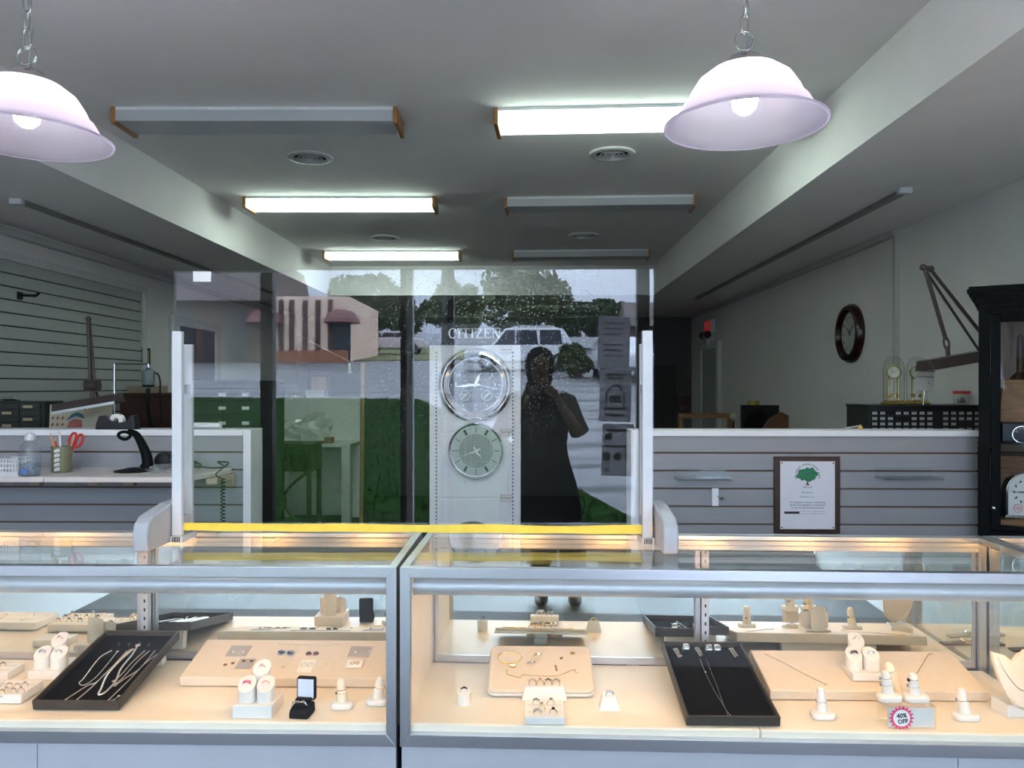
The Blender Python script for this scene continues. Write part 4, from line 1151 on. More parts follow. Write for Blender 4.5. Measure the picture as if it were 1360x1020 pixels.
rv = MB()
for sx in (-1, 1):
    for sz in (-1, 1): rv.ball((sx * pw * .94, -.0185, sz * ph * .95), .003, 8, 6)
part('rivet', rv, brass_dk, t)
part('hanger', MB().box(-.018, .018, -.014, -.001, chh + .001, chh + .012), pane_mat('clear acrylic stem', (.95, .97, .96), 1.3), t)
for (xa, xb, yt, yb_, lb, mt) in ((888, 968, 627, 642, 'clear acrylic shelf on the partition left of the certificate', pane_mat('frosty acrylic', (.9, .92, .93), 1.5, .0, .35)), (1155, 1240, 626, 636, 'clear acrylic shelf on the partition right of the certificate', pane_mat('frosty acrylic', (.9, .92, .93), 1.5, .0, .35))):
    x0, x1 = XD(xa + 6, YH), XD(xb - 4, YH); z = ZD(yt + 4, YH, (xa + xb) / 2)
    t = thing('acrylic_shelf', lb, 'shelf', ((x0 + x1) / 2, YH - .001, z), group='small acrylic shelves')
    w = (x1 - x0) / 2
    part('shelf_board', MB().box(-w, w, -.10, -.002, -.012, -.006), mt, t)
    part('front_lip', MB().box(-w, w, -.104, -.1, -.012, .004), mt, t)
    part('back_plate', MB().box(-w, w, -.003, -.0005, -.006, .03), pane_mat('clear acrylic stem', (.95, .97, .96), 1.3), t)
p = D(949.5, 660, YH)
t = thing('hook_bracket', 'small white slat hook bracket under the left acrylic shelf', 'bracket', (p.x, YH - .001, p.z))
part('plate', MB().box(-.014, .014, -.006, -.0005, -.038, .038), white_m, t, bevel=.001)
part('knob', MB().ball((.026, -.016, -.004), .006, 10, 8).tube([(.008, -.006, .004), (.026, -.014, -.002)], .002, 6), nickel_m, t, True)
p = D(1133, 568.5, 3.36)
t = thing('brass_rod', 'thin brass tipped rod lying on the right partition cap', 'rod', (p.x, 3.36, ZH))
part('rod', MB().tube([(-.035, .02, .004), (.02, -.01, .016)], .004, 8), chrome_m, t, True)
part('tip', MB().ball((.026, -.013, .0115), .0115, 12, 8), brass_m, t, True)

# ------------------------------------------------------------------ counter ledge on the left partition
zs = ZD(622, YH) - .0
shelf_m = M('pale pink laminate', (.66, .60, .57), .35, var=.03)
yfr = 2.95
xe = XD(308, YH)
sm = D(68, 630, 3.0).x
for nm, poly, lb in (('a', [(XL + .002, YH - .001), (XL + .002, yfr), (sm - .001, yfr), (sm - .001, YH - .001)], 'pale wall ledge at the far left behind the counter'), ('b', [(sm + .001, YH - .001), (sm + .001, yfr), (xe - .09, yfr), (xe - .05, yfr + .03), (xe, YH - .06), (xe, YH - .001)], 'pale wall ledge holding the pencil cup and scanner stand')):
    cxp = sum(q[0] for q in poly) / len(poly)
    t = thing('wall_ledge', lb, 'ledge', (cxp, YH, zs))
    part('board', MB().prism([(x - cxp, y - YH) for x, y in poly], -.022, 0, 'z'), shelf_m, t, bevel=.003)
    for px in ((92, 142, 281) if nm == 'b' else (10,)):
        x = D(px, 650, 3.1).x - cxp
        if abs(x) < .8: part('bracket', MB().box(x - .022, x + .022, -.20, -.002, -.045, -.0225).box(x - .022, x + .022, -.03, -.002, -.075, -.045), wood('pine bracket', (.42, .33, .24), (.52, .42, .30)), t)


def on_ledge(px, py, Y=None):
    p = G(px, py, zs); return p


# sanitizer bottle
p = on_ledge(40, 632)
t = thing('sanitizer_bottle', 'clear plastic sanitizer bottle with white cap', 'bottle', p)
s_ = p.y / FPX
bp = pane_mat('clear bottle plastic', (.91, .93, .95), 1.4, .3, .04)
part('bottle', MB().lathe([(0, 0), (12 * s_, 0), (12.8 * s_, 2 * s_), (12.8 * s_, 36 * s_), (11 * s_, 42 * s_), (6 * s_, 46 * s_), (6 * s_, 49 * s_)], n=28), bp, t, True)
part('liquid', MB().lathe([(0, .002), (11.5 * s_, .002), (12 * s_, 2 * s_), (12 * s_, 17 * s_), (0, 17 * s_)], n=28), pane_mat('clear gel', (.80, .86, .92), 1.33, .0, .08), t, True)
part('cap', MB().lathe([(0, 48 * s_), (6.6 * s_, 48 * s_), (6.6 * s_, 52 * s_), (5 * s_, 57 * s_), (0, 58 * s_)], n=24), whitep_m, t, True)
part('label', MB().box(-4 * s_, 4 * s_, -12.9 * s_, -12.7 * s_, 4 * s_, 10 * s_), M('blue label', (.10, .22, .6), .5), t)
# basket
p = on_ledge(8, 633); s_ = p.y / FPX
t = thing('plastic_basket', 'small white perforated plastic basket at the left edge', 'basket', p)
bw, bd, bh = 17 * s_, .10, 24 * s_
b = MB().box(-bw, bw, 0, bd, 0, .004)
for z0_, z1_ in ((.004, .018), (.030, .036), (.048, .054), (.066, bh)):
    b.box(-bw, bw, 0, .003, z0_, z1_).box(-bw, bw, bd - .003, bd, z0_, z1_).box(-bw, -bw + .003, .003, bd - .003, z0_, z1_).box(bw - .003, bw, .003, bd - .003, z0_, z1_)
for q in range(9):
    x = -bw + 2 * bw * q / 8; b.box(max(x - .003, -bw), min(x + .003, bw), .0002, .0028, .004, bh); b.box(max(x - .003, -bw), min(x + .003, bw), bd - .0028, bd - .0002, .004, bh)
for q in range(5):
    y = bd * q / 4; b.box(bw - .0028, bw - .0002, max(y - .003, 0), min(y + .003, bd), .004, bh)
part('basket_body', b, whitep_m, t)
# pencil cup
p = on_ledge(82, 627); s_ = p.y / FPX; r_ = 12.5 * s_
t = thing('pencil_cup', 'olive green cup with a white pattern strip, holding pencils', 'cup', p)
part('cup', MB().lathe([(0, 0), (r_ * .9, 0), (r_, .01), (r_, 35 * s_), (r_ * .93, 35 * s_), (r_ * .9, .012), (0, .012)], n=32), M('olive ceramic', (.19, .19, .11), .4), t, True)
zz_ = MB()
for q in range(5):
    zz_.prism([(-.2 * r_, q * 6.2 * s_ + 2 * s_), (.42 * r_, q * 6.2 * s_ + 4 * s_), (.30 * r_, q * 6.2 * s_ + 8 * s_), (-.2 * r_, q * 6.2 * s_ + 6 * s_)], -r_ * 1.02, -r_ * .96, 'y')
part('pattern', zz_, whitep_m, t)
for dx, dy, ang, hgt, mt, lb in ((-.5, 0, -14, 50, M('pencil yellow', (.75, .35, .12), .5), 'orange pencil leaning left in the olive cup'), (-.1, .3, -4, 52, M('pencil white', (.8, .8, .78), .5), 'white pen upright in the olive cup'), (-.3, -.2, -9, 42, red_m, 'short red pencil in the olive cup'), (.5, .3, 16, 48, M('pencil tan', (.55, .36, .2), .5), 'tan pencil leaning right in the olive cup')):
    h = hgt * s_
    t2 = thing('pencil', lb, 'pencil', p + Vector((dx * r_ * .5, dy * r_ * .4, .014)), (0, R(ang), 0))
    part('barrel', MB().cyl((0, 0, 0), .0038, h * .9, 6), mt, t2)
    part('tip', MB().cyl((0, 0, h * .9), .0038, h * .1, 6, r2=.001), M('wood tip', (.6, .42, .25), .6), t2)
t2 = thing('scissors', 'red handled scissors standing in the olive cup', 'scissors', p + Vector((.012, .01, .014)), (R(-6), R(16), R(15)))
part('blade', MB().prism([(-.004, 0), (.004, 0), (.006, .085), (-.006, .085)], -.0015, .0015, 'y'), chrome_m, t2)
for sx in (-1, 1):
    part('handle', MB().tube([(sx * .004, 0, .08)] + [(sx * (.013 + .012 * cos(a)), 0, .122 + .026 * sin(a)) for a in [R(-150 + 300 * q / 14) if sx > 0 else R(-30 - 300 * q / 14 + 300 - 0) for q in range(15)]] + [(sx * .004, 0, .09)], .005, 8), red_m, t2, True)
# scanner stand
p = on_ledge(178, 626); s_ = p.y / FPX
t = thing('scanner_stand', 'black curved gooseneck scanner stand on the ledge', 'stand', p)
part('base', MB().lathe([(0, 0), (24 * s_, 0), (25 * s_, .004), (10 * s_, .014), (0, .017)], n=32), blackg_m, t, True, loc=(0, .0, 0))
cu = smooth_path([(16 * s_, 0, .012), (18.5 * s_, 0, 10 * s_), (16 * s_, 0, 24 * s_), (9 * s_, 0, 40 * s_), (2 * s_, 0, 50 * s_), (-8 * s_, 0, 53 * s_)], 5)
part('gooseneck', MB().tube(cu, [(8.5 - 5.0 * i / (len(cu) - 1)) * s_ for i in range(len(cu))], 14), blackg_m, t, True)
part('cradle', MB().tube([((-13 + 8 * cos(a)) * s_, .004 * sin(a * 2), (48 + 5 * sin(a)) * s_) for a in [2 * pi * q / 18 for q in range(18)]], 2.2 * s_, 8, True), blackg_m, t, True)
# handheld scanner with coiled cord, lying on crumpled plastic
p = on_ledge(219, 624); s_ = p.y / FPX
t = thing('barcode_scanner', 'black handheld scanner with grey handle lying on the ledge', 'scanner', p + Vector((0, .0, .002)))
part('head', MB().lathe([(0, -.034), (.022, -.034), (.032, -.029), (.037, -.013), (.037, .013), (.029, .027), (0, .03)], (0, 0, .0375), 28, 'y'), black_m, t, True)
hp = smooth_path([(.02, 0, .036), (.06, 0, .042), (.10, 0, .030), (.15, 0, .014)], 5)
part('handle', MB().tube(hp, [.028 - .017 * i / (len(hp) - 1) for i in range(len(hp))], 16), M('dark green grey plastic', (.03, .04, .038), .4), t, True)
cpth = smooth_path([(.15, 0, .012), (.20, .0, .006), (.23, .05, .004)], 5)
lp_ = D(296, 640, 3.13) - t.location
cpth += smooth_path([cpth[-1], (.235, .09, .02), (.20, .06, .026), (.25, .0, .012), (lp_.x + .012, lp_.y - .1, .0), (lp_.x, lp_.y, -.03)], 6)[1:]
part('cord', MB().tube(cpth, .0028, 6), black_m, t, True)
coil = []
for q in range(150):
    a = q * 2 * pi / 9; coil.append((lp_.x + .009 * cos(a), lp_.y + .009 * sin(a), -.03 - q * .0016))
part('coiled_cord', MB().tube(coil, .0022, 5), black_m, t, True)
rng = random.Random(3)


def crumple(cx, cy, cz, sx, sy, sz, n, seed):
    rg = random.Random(seed); b = MB().ball((0, 0, 0), 1, 22, 14)
    for i, v in enumerate(b.v):
        k = 1 + .30 * (rg.random() - .5)
        z = max(v.z * k, -.25)
        b.v[i] = Vector((cx + v.x * sx * k, cy + v.y * sy * k, cz + (z + .25) * sz))
    return b


single('plastic_wrap', crumple(0, 0, 0, .085, .06, .022, 0, 5), pane_mat('crinkled plastic film', (.82, .90, .88), 1.4, .6, .22), 'crumpled clear plastic wrap under the black scanner', 'plastic wrap', on_ledge(213, 627) + Vector((0, .045, .0008)))
# tape dispenser on the partition
p = D(157, 571, 3.32); p.z = ZH; s_ = 3.32 / FPX
t = thing('tape_dispenser', 'black tape dispenser sitting on the left partition', 'tape dispenser', p, (0, 0, 0))
prof = [(-27, 0), (27, 0), (26, 8), (23, 19), (21, 19), (14, 11), (4, 9), (-8, 12), (-12, 19), (-22, 18), (-26, 8)]
part('body', MB().prism([(x * s_, z * s_) for x, z in prof], -.026, .026, 'y'), M('navy black plastic', (.013, .014, .02), .35), t, bevel=.004, seg=3)
part('tape_roll', MB().lathe([(.012, -.012), (.030, -.012), (.030, .012), (.012, .012)], (-1 * s_, 0, 11 * s_ + .002), 28, 'y', True), M('white tape roll', (.75, .75, .72), .4), t, True)

# ------------------------------------------------------------------ workbench area, back left
t = thing('workbench', 'dark workbench behind the left partition', 'workbench', (-2.42, 4.1, 0))
part('bench_top', MB().box(-.55, .42, -.38, .42, .96, 1.0), dkwood_m, t, bevel=.003)
for x in (-.51, .38):
    for y in (-.33, .33): part('leg', MB().box(x - .03, x + .03, y - .03, y + .03, 0, .96), dkwood_m, t)
zB = 1.0
# small drawer organizer
xa, xb = D(0, 550, 4.0).x - .28, D(57, 550, 4.0).x
t = thing('parts_organizer', 'dark drawer organizer with clutter at the far left', 'organizer', ((xa + xb) / 2 + .02, 4.0, zB))
w = (xb - xa) / 2 - .02; ht = ZD(533, 4.0, 30) - zB
part('cabinet', MB().box(-w, w, .01, .18, 0, ht), M('dark green grey steel', (.03, .034, .032), .4), t, bevel=.002)
for i in range(4):
    for j in range(12):
        x0_ = -w + .01 + i * (2 * w - .02) / 4; z0_ = .01 + j * (ht - .02) / 12
        d = part('drawer', MB().box(x0_ + .003, x0_ + (2 * w - .02) / 4 - .003, -.006, .0098, z0_ + .003, z0_ + (ht - .02) / 12 - .003), M('smoky drawer', (.06, .065, .06), .25), t)
        if (i + j) % 2 == 0: part('label', MB().box(x0_ + .02, x0_ + .07, -.0068, -.0062, z0_ + .008, z0_ + .022), M('yellow label', (.45, .38, .22), .6), d)
single('metal_tool', MB().tube([(-.14, 0, .009), (-.02, .005, .009), (.0, .005, .012), (.05, .01, .012), (.08, .01, .006)], [.005, .005, .011, .011, .004], 10), chrome_m, 'shiny metal hand tool on top of the dark organizer', 'tool', (((xa + xb) / 2), 4.07, zB + ht + .0005))
# propped art card (plain generic stand-in colours)
pa, pb = D(62, 537, 3.9), D(145, 571, 3.9)
t = thing('art_card', 'cream card with a red and blue painted figure under the lamp', 'picture', ((pa.x + pb.x) / 2, 3.9, zB), (R(-4), 0, 0))
w = (pb.x - pa.x) / 2; ht = ZD(537, 3.9, 100) - zB
part('card', MB().box(-w, w, 0, .006, 0, ht), M('cream card stock', (.62, .58, .42), .6), t)
hz_ = ht
rd = M('brick red paint', (.42, .07, .04), .6)
mk = MB()
for q in range(3):
    for j in range(4):
        x = -w + .018 + q * .026; z = hz_ - .035 - j * .034
        mk.box(x - .008, x + .008, -.0012, -.0002, z - .002, z + .002).box(x - .002, x + .002, -.0012, -.0002, z - .010, z + .010).box(x - .007, x - .004, -.0012, -.0002, z - .011, z - .004)
for q in range(5): mk.box(-w + .09 + q * .022, -w + .10 + q * .022, -.0012, -.0002, hz_ - .03, hz_ - .018)
part('red_marks', mk, rd, t)
part('painted_figure', MB().prism([(-.055, hz_ - .14), (-.04, hz_ - .09), (-.01, hz_ - .075), (.025, hz_ - .08), (.035, hz_ - .14)], -.0012, -.0002, 'y', Matrix.Translation((-.02, 0, 0))), M('pink red paint', (.50, .16, .12), .6), t)
part('painted_hat', MB().prism([(-.06, hz_ - .085), (-.03, hz_ - .05), (.0, hz_ - .04), (.03, hz_ - .055), (.035, hz_ - .075), (-.01, hz_ - .06)], -.002, -.0012, 'y', Matrix.Translation((-.015, 0, 0))), M('blue green paint', (.06, .22, .26), .6), t)
# brown desk lamp at left
YL = 3.78
def q3(px, py, Y): return D(px, py, Y)
base = q3(121, 512, YL)
lampb_m = M('dark bronze lamp enamel', (.085, .062, .058), .35, .3)
t = thing('desk_lamp', 'dark bronze articulated bench lamp over the cream card', 'lamp', (base.x, YL, zB))
def rel(p): return Vector(p) - Vector((base.x, YL, zB))
for dx, dy in ((-2.5, 0), (3.5, 0.03)):
    part('arm', MB().tube([rel(q3(117.5 + dx * .3, 422, YL + .02 + dy)), rel(q3(122 + dx, 508, YL + dy))], .0075, 10), lampb_m, t, True)
part('arm_joint', MB().ball(rel(q3(117.5, 424, YL + .03)), .014, 12, 8), lampb_m, t, True)
part('knob', MB().cyl(rel(q3(115, 512, YL)), .030, .06, 20, 'x'), lampb_m, t, True)
part('neck', MB().tube([rel(q3(123, 518, YL)), rel(q3(122, 527, YL))], .010, 10), lampb_m, t, True)
hA, hB = q3(78, 541, YL - .05), q3(157, 527, YL - .05)
hl = (hB - hA).length; hd_ = part('shade', MB().prism([(-.07, -.028), (.07, -.028), (.05, .016), (-.05, .016)], -hl / 2, hl / 2, 'x'), lampb_m, t, bevel=.004, loc=rel((hA + hB) / 2), rot=(0, -math.atan2(hB.z - hA.z, hB.x - hA.x), R(6)))
part('shade_rim', MB().box(-hl / 2 + .004, hl / 2, -.0735, -.0685, -.034, -.0205), alud_m, hd_)
lk = q3(117.5, 424, YL + .05)
part('rear_arm', MB().tube([rel(lk), rel(q3(123.5, 505, YL + .2)), rel((lk.x + .0, YL + .34, zB + .03))], .008, 10), lampb_m, t, True)
part('base', MB().cyl(rel((lk.x + .0, YL + .34, zB + .0005)), .07, .03, 24), lampb_m, t, True)
# hanging drill motor on a rod stand
pr_ = q3(152, 565, 4.38)
t = thing('rod_stand', 'thin chrome rod stand behind the bench lamp', 'stand', (pr_.x, 4.38, zB))
zr = ZD(483, 4.38, 152) - zB; xr_ = q3(196, 483, 4.38).x - pr_.x
part('base', MB().cyl((0, 0, 0.0005), .05, .012, 24), alud_m, t, True)
part('rod', MB().cyl((0, 0, .012), .0065, zr - .012, 12).tube([(0, 0, zr), (xr_, 0, zr)], .005, 8), chrome_m, t, True)
pm = q3(197, 503, 4.38); s_ = 4.38 / FPX
t = thing('hanging_motor', 'grey flex shaft motor hanging from the chrome rod', 'motor', (pm.x, 4.38, pm.z))
part('motor_body', MB().lathe([(0, 16 * s_), (3 * s_, 15 * s_), (3.5 * s_, 12.5 * s_), (8 * s_, 11 * s_), (8.5 * s_, 9 * s_), (8.5 * s_, -3 * s_), (8 * s_, -3.5 * s_), (8 * s_, -8 * s_), (6 * s_, -10 * s_), (3.6 * s_, -13 * s_), (0, -13 * s_)], n=26), M('grey green enamel', (.20, .25, .24), .4), t, True)
part('end_bell', MB().lathe([(0, -8.2 * s_), (8.3 * s_, -8.2 * s_), (6.6 * s_, -11 * s_), (0, -11.2 * s_)], n=26), black_m, t, True)
part('flex_shaft', MB().tube(smooth_path([(0, 0, -13 * s_), (-1 * s_, 0, -30 * s_), (-2 * s_, .05, -60 * s_), (2 * s_, .1, -100 * s_)], 5), .012, 8), black_m, t, True)
part('cord', MB().tube(smooth_path([(7 * s_, 0, 8 * s_), (13 * s_, 0, 6 * s_), (16 * s_, 0, -4 * s_), (16 * s_, 0, -20 * s_), (14 * s_, .04, -60 * s_)], 5), .005, 6), black_m, t, True)
part('hook', MB().tube([(0, 0, 15 * s_), (0, 0, ZD(483, 4.38, 196) - pm.z)], .003, 6), chrome_m, t, True)
# tall brown tool cabinet
xa, xb = D(157, 545, 5.3).x, D(236, 545, 5.3).x
t = thing('tool_cabinet', 'tall dark brown wooden cabinet against the left wall', 'cabinet', ((xa + xb) / 2 + .0, 5.3, 0))
w = (xb - xa) / 2; ht = ZD(522, 5.3, 200)
part('body', MB().box(-w, w, .02, .45, 0, ht - .02), wood('dark cherry', (.045, .014, .008), (.075, .024, .012)), t)
part('top', MB().box(-w - .01, w + .01, 0, .46, ht - .02, ht), wood('dark cherry', (.045, .014, .008), (.075, .024, .012)), t, bevel=.003)
for x0_, x1_ in ((-w + .01, -.005), (.005, w - .01)):
    d = part('door', MB().box(x0_, x1_, .002, .0198, .05, ht - .03), wood('dark cherry door', (.03, .010, .006), (.055, .018, .010)), t, bevel=.003)
    part('knob', MB().ball(((x1_ - .02) if x0_ < 0 else (x0_ + .02), -.008, ht * .6), .011, 10, 8), brass_m, d, True)
p = D(199, 518, 5.45)
single('cardboard_box', MB().box(-.12, .12, -.06, .06, 0, .05), M('tan cardboard', (.30, .25, .16), .8), 'flat tan box on top of the brown cabinet', 'box', (p.x - .04, 5.5, ht), bevel=.002)
p = D(190.5, 473.5, 6.1)
t = thing('wall_picture', 'small yellow picture in a black frame on the left wall', 'picture', (XL + .001, p.x / D(190.5, 473.5, 1).x, p.z), (0, 0, 0))
yy = XL / D(190.5, 473.5, 1).x; t.location.y = yy; t.location.z = D(190.5, 473.5, yy).z
hh = 11.5 / FPX * yy
part('frame', MB().box(0, .02, -.07, .07, -hh, hh), black_m, t)
part('print', MB().box(.02, .0215, -.045, .045, -hh + .02, hh - .02), M('mustard print', (.34, .27, .06), .6), t)

# ------------------------------------------------------------------ seen through the clear shield
xa, xb = D(250, 545, 4.6).x, D(343, 545, 4.6).x
ht = ZD(505, 4.6, 300)
t = thing('file_cabinet', 'dark file cabinet with white drawer labels behind the shield', 'cabinet', ((xa + xb) / 2, 4.6, 0))
w = (xb - xa) / 2
dk = M('dark steel', (.02, .022, .022), .5)
part('body', MB().box(-w, w, .02, .5, 0, ht), dk, t, bevel=.002)
for j, py in enumerate((524, 542, 562, 590)):
    zc = ZD(py, 4.6, 300); hh = .036
    for xx in (0, 1):
        d = part('drawer', MB().box(-w + .01 + xx * w, -.005 + xx * w, .002, .0198, zc - hh, zc + hh), dk, t, bevel=.002)
        px = 295 + 31 * xx
        x = D(px, py, 4.6).x - (xa + xb) / 2
        part('label', MB().box(x - .022, x + .022, -.0005, .0018, zc - .010, zc + .010), paper_m, d)
p = D(272, 568, 4.55); 
single('paper_roll', MB().cyl((-.07, 0, .014), .012, .14, 14, 'x'), paper_m, 'white rolled paper lying on the left partition cap', 'paper', (D(273, 570, 3.36).x, 3.36, ZH + .002), smooth=True)
# dark brown console table
YT = 7.4
xa, xb = XD(341, YT), XD(413, YT); w = (xb - xa) / 2; ht = ZD(590, YT)
t = thing('console_table', 'dark brown console table with one drawer and curved legs', 'table', ((xa + xb) / 2, YT, 0))
part('table_top', MB().box(-w - .02, w + .02, -.02, .42, ht - .025, ht), dkwood_m, t, bevel=.004)
part('apron', MB().box(-w, w, .0, .40, ZD(627, YT), ht - .0255), dkwood_m, t)
dr = part('drawer', MB().box(-w + .04, w - .04, -.014, -.0005, ZD(624, YT), ht - .045), M('espresso drawer', (.025, .012, .009), .35), t, bevel=.003)
part('handle', MB().tube([(-.05, -.016, ZD(614, YT)), (-.045, -.04, ZD(614, YT)), (.045, -.04, ZD(614, YT)), (.05, -.016, ZD(614, YT))], .006, 8), chrome_m, dr, True)
for x in (-w + .025, w - .025):
    for y in (.02, .38): part('leg', MB().box(x - .02, x + .02, y - .02, y + .02, 0, ZD(627, YT) - .0005), dkwood_m, t)
zz0, zz1 = .12, ZD(629, YT)
for sx in (-1, 1):
    cu = [(sx * (w - .05) * (1 - 1.05 * sin(pi * q / 16)), .02, zz0 + (zz1 - zz0) * q / 16) for q in range(17)]
    part('curved_brace', MB().tube(cu, .014, 8), dkwood_m, t, True)
p = D(347, 588, YT + .1)
t = thing('sauce_bottle', 'dark bottle with an orange label on the console table', 'bottle', (p.x, YT + .1, ht))
s_ = YT / FPX; k_ = (ZD(552, YT + .1) - ht)
part('bottle', MB().lathe([(0, 0), (6 * s_, 0), (6 * s_, k_ * .62), (3 * s_, k_ * .8), (2.6 * s_, k_ * .9), (0, k_ * .9)], n=22), M('dark brown bottle', (.02, .012, .01), .15), t, True)
part('label', MB().lathe([(6.05 * s_, k_ * .12), (6.15 * s_, k_ * .12), (6.15 * s_, k_ * .5), (6.05 * s_, k_ * .5)], n=22, closed=True), M('orange label', (.55, .22, .04), .5), t, True)
part('cap', MB().cyl((0, 0, k_ * .9), 3.2 * s_, k_ * .1, 16), whitep_m, t, True)
# white desk with upright panel
YD = 8.25
xa, xb = XD(353, YD), XD(465, YD); ht = ZD(590, YD); w = (xb - xa) / 2
deskw = M('white desk laminate', (.86, .88, .85), .45)
t = thing('white_desk', 'white desk with a tall upright back panel and square legs', 'desk', ((xa + xb) / 2, YD, 0))
part('desk_top', MB().box(-w, w, 0, .6, ht - .035, ht), deskw, t, bevel=.002)
part('back_panel', MB().box(-w, w, .6, .63, .3, ZD(528, YD + .6)), deskw, t)
for x in (-w + .05, w - .05):
    for y in (.05, .55): part('leg', MB().box(x - .045, x + .045, y - .045, y + .045, 0, ht - .0355), deskw, t)
bag_m = milk_mat('thin plastic bag', (.92, .95, .93), .3, .0)
s_ = (YD + .25) / FPX
b = crumple(0, 0, 0, 38 * s_, .20, 24 * s_, 0, 9)
for i, v in enumerate(b.v): b.v[i] = Vector((v.x, v.y, v.z * (1 + .9 * max(0, v.x / (38 * s_)))))
single('plastic_bag', b, bag_m, 'crumpled white plastic bag lying on the white desk', 'bag', (D(402, 588, YD + .25).x, YD + .25, ht + .0005), smooth=False)
s_ = (YD + .08) / FPX
single('cardboard_box', MB().box(-5 * s_, 5 * s_, 0, .12, 0, 8 * s_), M('brown cardboard', (.30, .15, .08), .8), 'small brown box beside the plastic bag', 'box', (D(436, 588, YD + .08).x, YD + .06, ht), bevel=.002)
t = thing('water_bottle', 'small clear water bottle behind the plastic bag', 'bottle', (D(379, 588, YD + .52).x, YD + .52, ht))
part('bottle', MB().lathe([(0, 0), (.035, 0), (.035, .15), (.014, .2), (.014, .22)], n=20), pane_mat('clear bottle plastic', (.91, .93, .95), 1.4, .3, .04), t, True)
part('cap', MB().cyl((0, 0, .22), .016, .02, 16), whitep_m, t, True)
part('label', MB().lathe([(.0355, .06), (.036, .06), (.036, .12), (.0355, .12)], n=20, closed=True), M('blue water label', (.1, .3, .55), .5), t, True)
# boxes on top of the upright panel's shelf
zt_ = ZD(528, YD + .6)
t = thing('shelf_rack', 'white wall rack behind the upright desk panel', 'rack', (D(420, 528, YD + .8).x, YD + .8, 0))
part('rack_body', MB().box(-.42, .42, -.15, .18, 0, zt_ - .002), deskw, t)
s_ = (YD + .75) / FPX
single('storage_box', MB().box(-12.5 * s_, 12.5 * s_, 0, .2, 0, 9.5 * s_), paper_m, 'white box under the tan box above the desk panel', 'box', (D(419.5, 523, YD + .75).x, YD + .7, zt_), bevel=.003)
single('cardboard_box', MB().box(-10 * s_, 10 * s_, 0, .2, 0, 18 * s_), M('tan carton', (.45, .30, .16), .8), 'tan carton stacked on the white box above the desk panel', 'box', (D(425, 509, YD + .75).x, YD + .7, zt_ + 9.5 * s_ + .0005), bevel=.003)
t = thing('swing_arm_lamp', 'thin triangular swing arm lamp standing beside the tan carton', 'lamp', (D(392, 528, YD + .75).x, YD + .75, zt_))
o_ = Vector(t.location); qq = lambda px, py: D(px, py, YD + .75) - o_
part('base', MB().cyl((0, 0, .0005), .05, .02, 20), alud_m, t, True)
part('arm', MB().tube([(0, 0, .02), qq(397, 446)], .010, 8), M('copper tone arm', (.30, .19, .14), .35, .6), t, True)
part('arm', MB().tube([qq(397, 446), qq(464, 480)], .010, 8), alud_m, t, True)
part('shade', MB().lathe([(0, 0), (.02, 0), (.05, -.12), (.047, -.12), (.018, -.01), (0, -.01)], n=20), alud_m, t, True, loc=qq(464, 482))
single('wood_pole', MB().tube([(0, 0, 0), (.01, .02, ZD(482, 7.6))], .022, 10), wood('pine pole', (.36, .22, .10), (.46, .30, .15)), 'upright wooden pole standing right of the white desk', 'pole', (XD(480, 7.6), 7.6, 0), smooth=True)

# ------------------------------------------------------------------ right side behind the partition
yc = XR / D(1132, 443, 1).x
cz = D(1132, 443, yc).z; rc = .5 * 78 / FPX * yc
t = thing('round_wall_clock', 'round dark framed wall clock on the right wall', 'clock', (XR - .001, yc, cz), (0, 0, R(90)))
# local: +y points into the room's -x after the turn; build facing -y
t.rotation_euler = (0, 0, R(-90))
part('frame', MB().lathe([(rc * .70, -.001), (rc, -.001), (rc, -.02), (rc * .92, -.045), (rc * .80, -.05), (rc * .72, -.03), (rc * .70, -.012)], n=56, axis='y', closed=True), M('dark oxblood frame', (.030, .008, .007), .22), t, True)
fc = part('dial', MB().lathe([(0, -.004), (rc * .71, -.004), (rc * .71, -.014), (0, -.014)], n=48, axis='y'), M('aged white dial', (.74, .73, .68), .5), t)
nm = MB()
for q in range(12): nm.box(-.004, .004, -.0146, -.0141, rc * .52, rc * .66, Matrix.Rotation(q * pi / 6, 4, 'Y'))
part('hour_marks', nm, ink_m, fc)
part('hour_hand', hand(rc * .36, .012, R(308), -.0155), ink_m, t)
part('minute_hand', hand(rc * .55, .009, R(50), -.0175), ink_m, t)
part('crystal', MB().lathe([(0, -.024), (rc * .715, -.024), (rc * .715, -.026), (0, -.026)], n=40, axis='y'), dome_m, t)
# steel bench carrying the small drawer cabinet
YK = 3.78
xk0 = XD(1154, YK); zk = ZD(538, YK, 1220)
t = thing('work_table', 'plain table under the small drawer cabinet', 'table', (1.93, YK + .2, 0))
part('table_top', MB().box(-.30, .30, -.22, .24, 1.04, 1.07), dkwood_m, t, bevel=.003)
for x in (-.27, .27):
    for y in (-.19, .21): part('leg', MB().box(x - .025, x + .025, y - .025, y + .025, 0, 1.0395), dkwood_m, t)
t = thing('drawer_cabinet', 'black small parts cabinet of many labelled drawers', 'cabinet', (xk0, YK, 1.07))
wk = XR - .02 - xk0; hk = zk - 1.07
part('case', MB().box(0, wk, .012, .26, 0, hk - .012), M('black steel case', (.014, .015, .015), .4), t)
part('top', MB().box(-.004, wk, -.004, .265, hk - .012, hk), M('black steel case', (.014, .015, .015), .4), t, bevel=.002)
rg = random.Random(11)
lab_m = M('drawer label', (.42, .42, .40), .6)
nc = 14; cwk = (wk - .02) / nc; rh = .0262
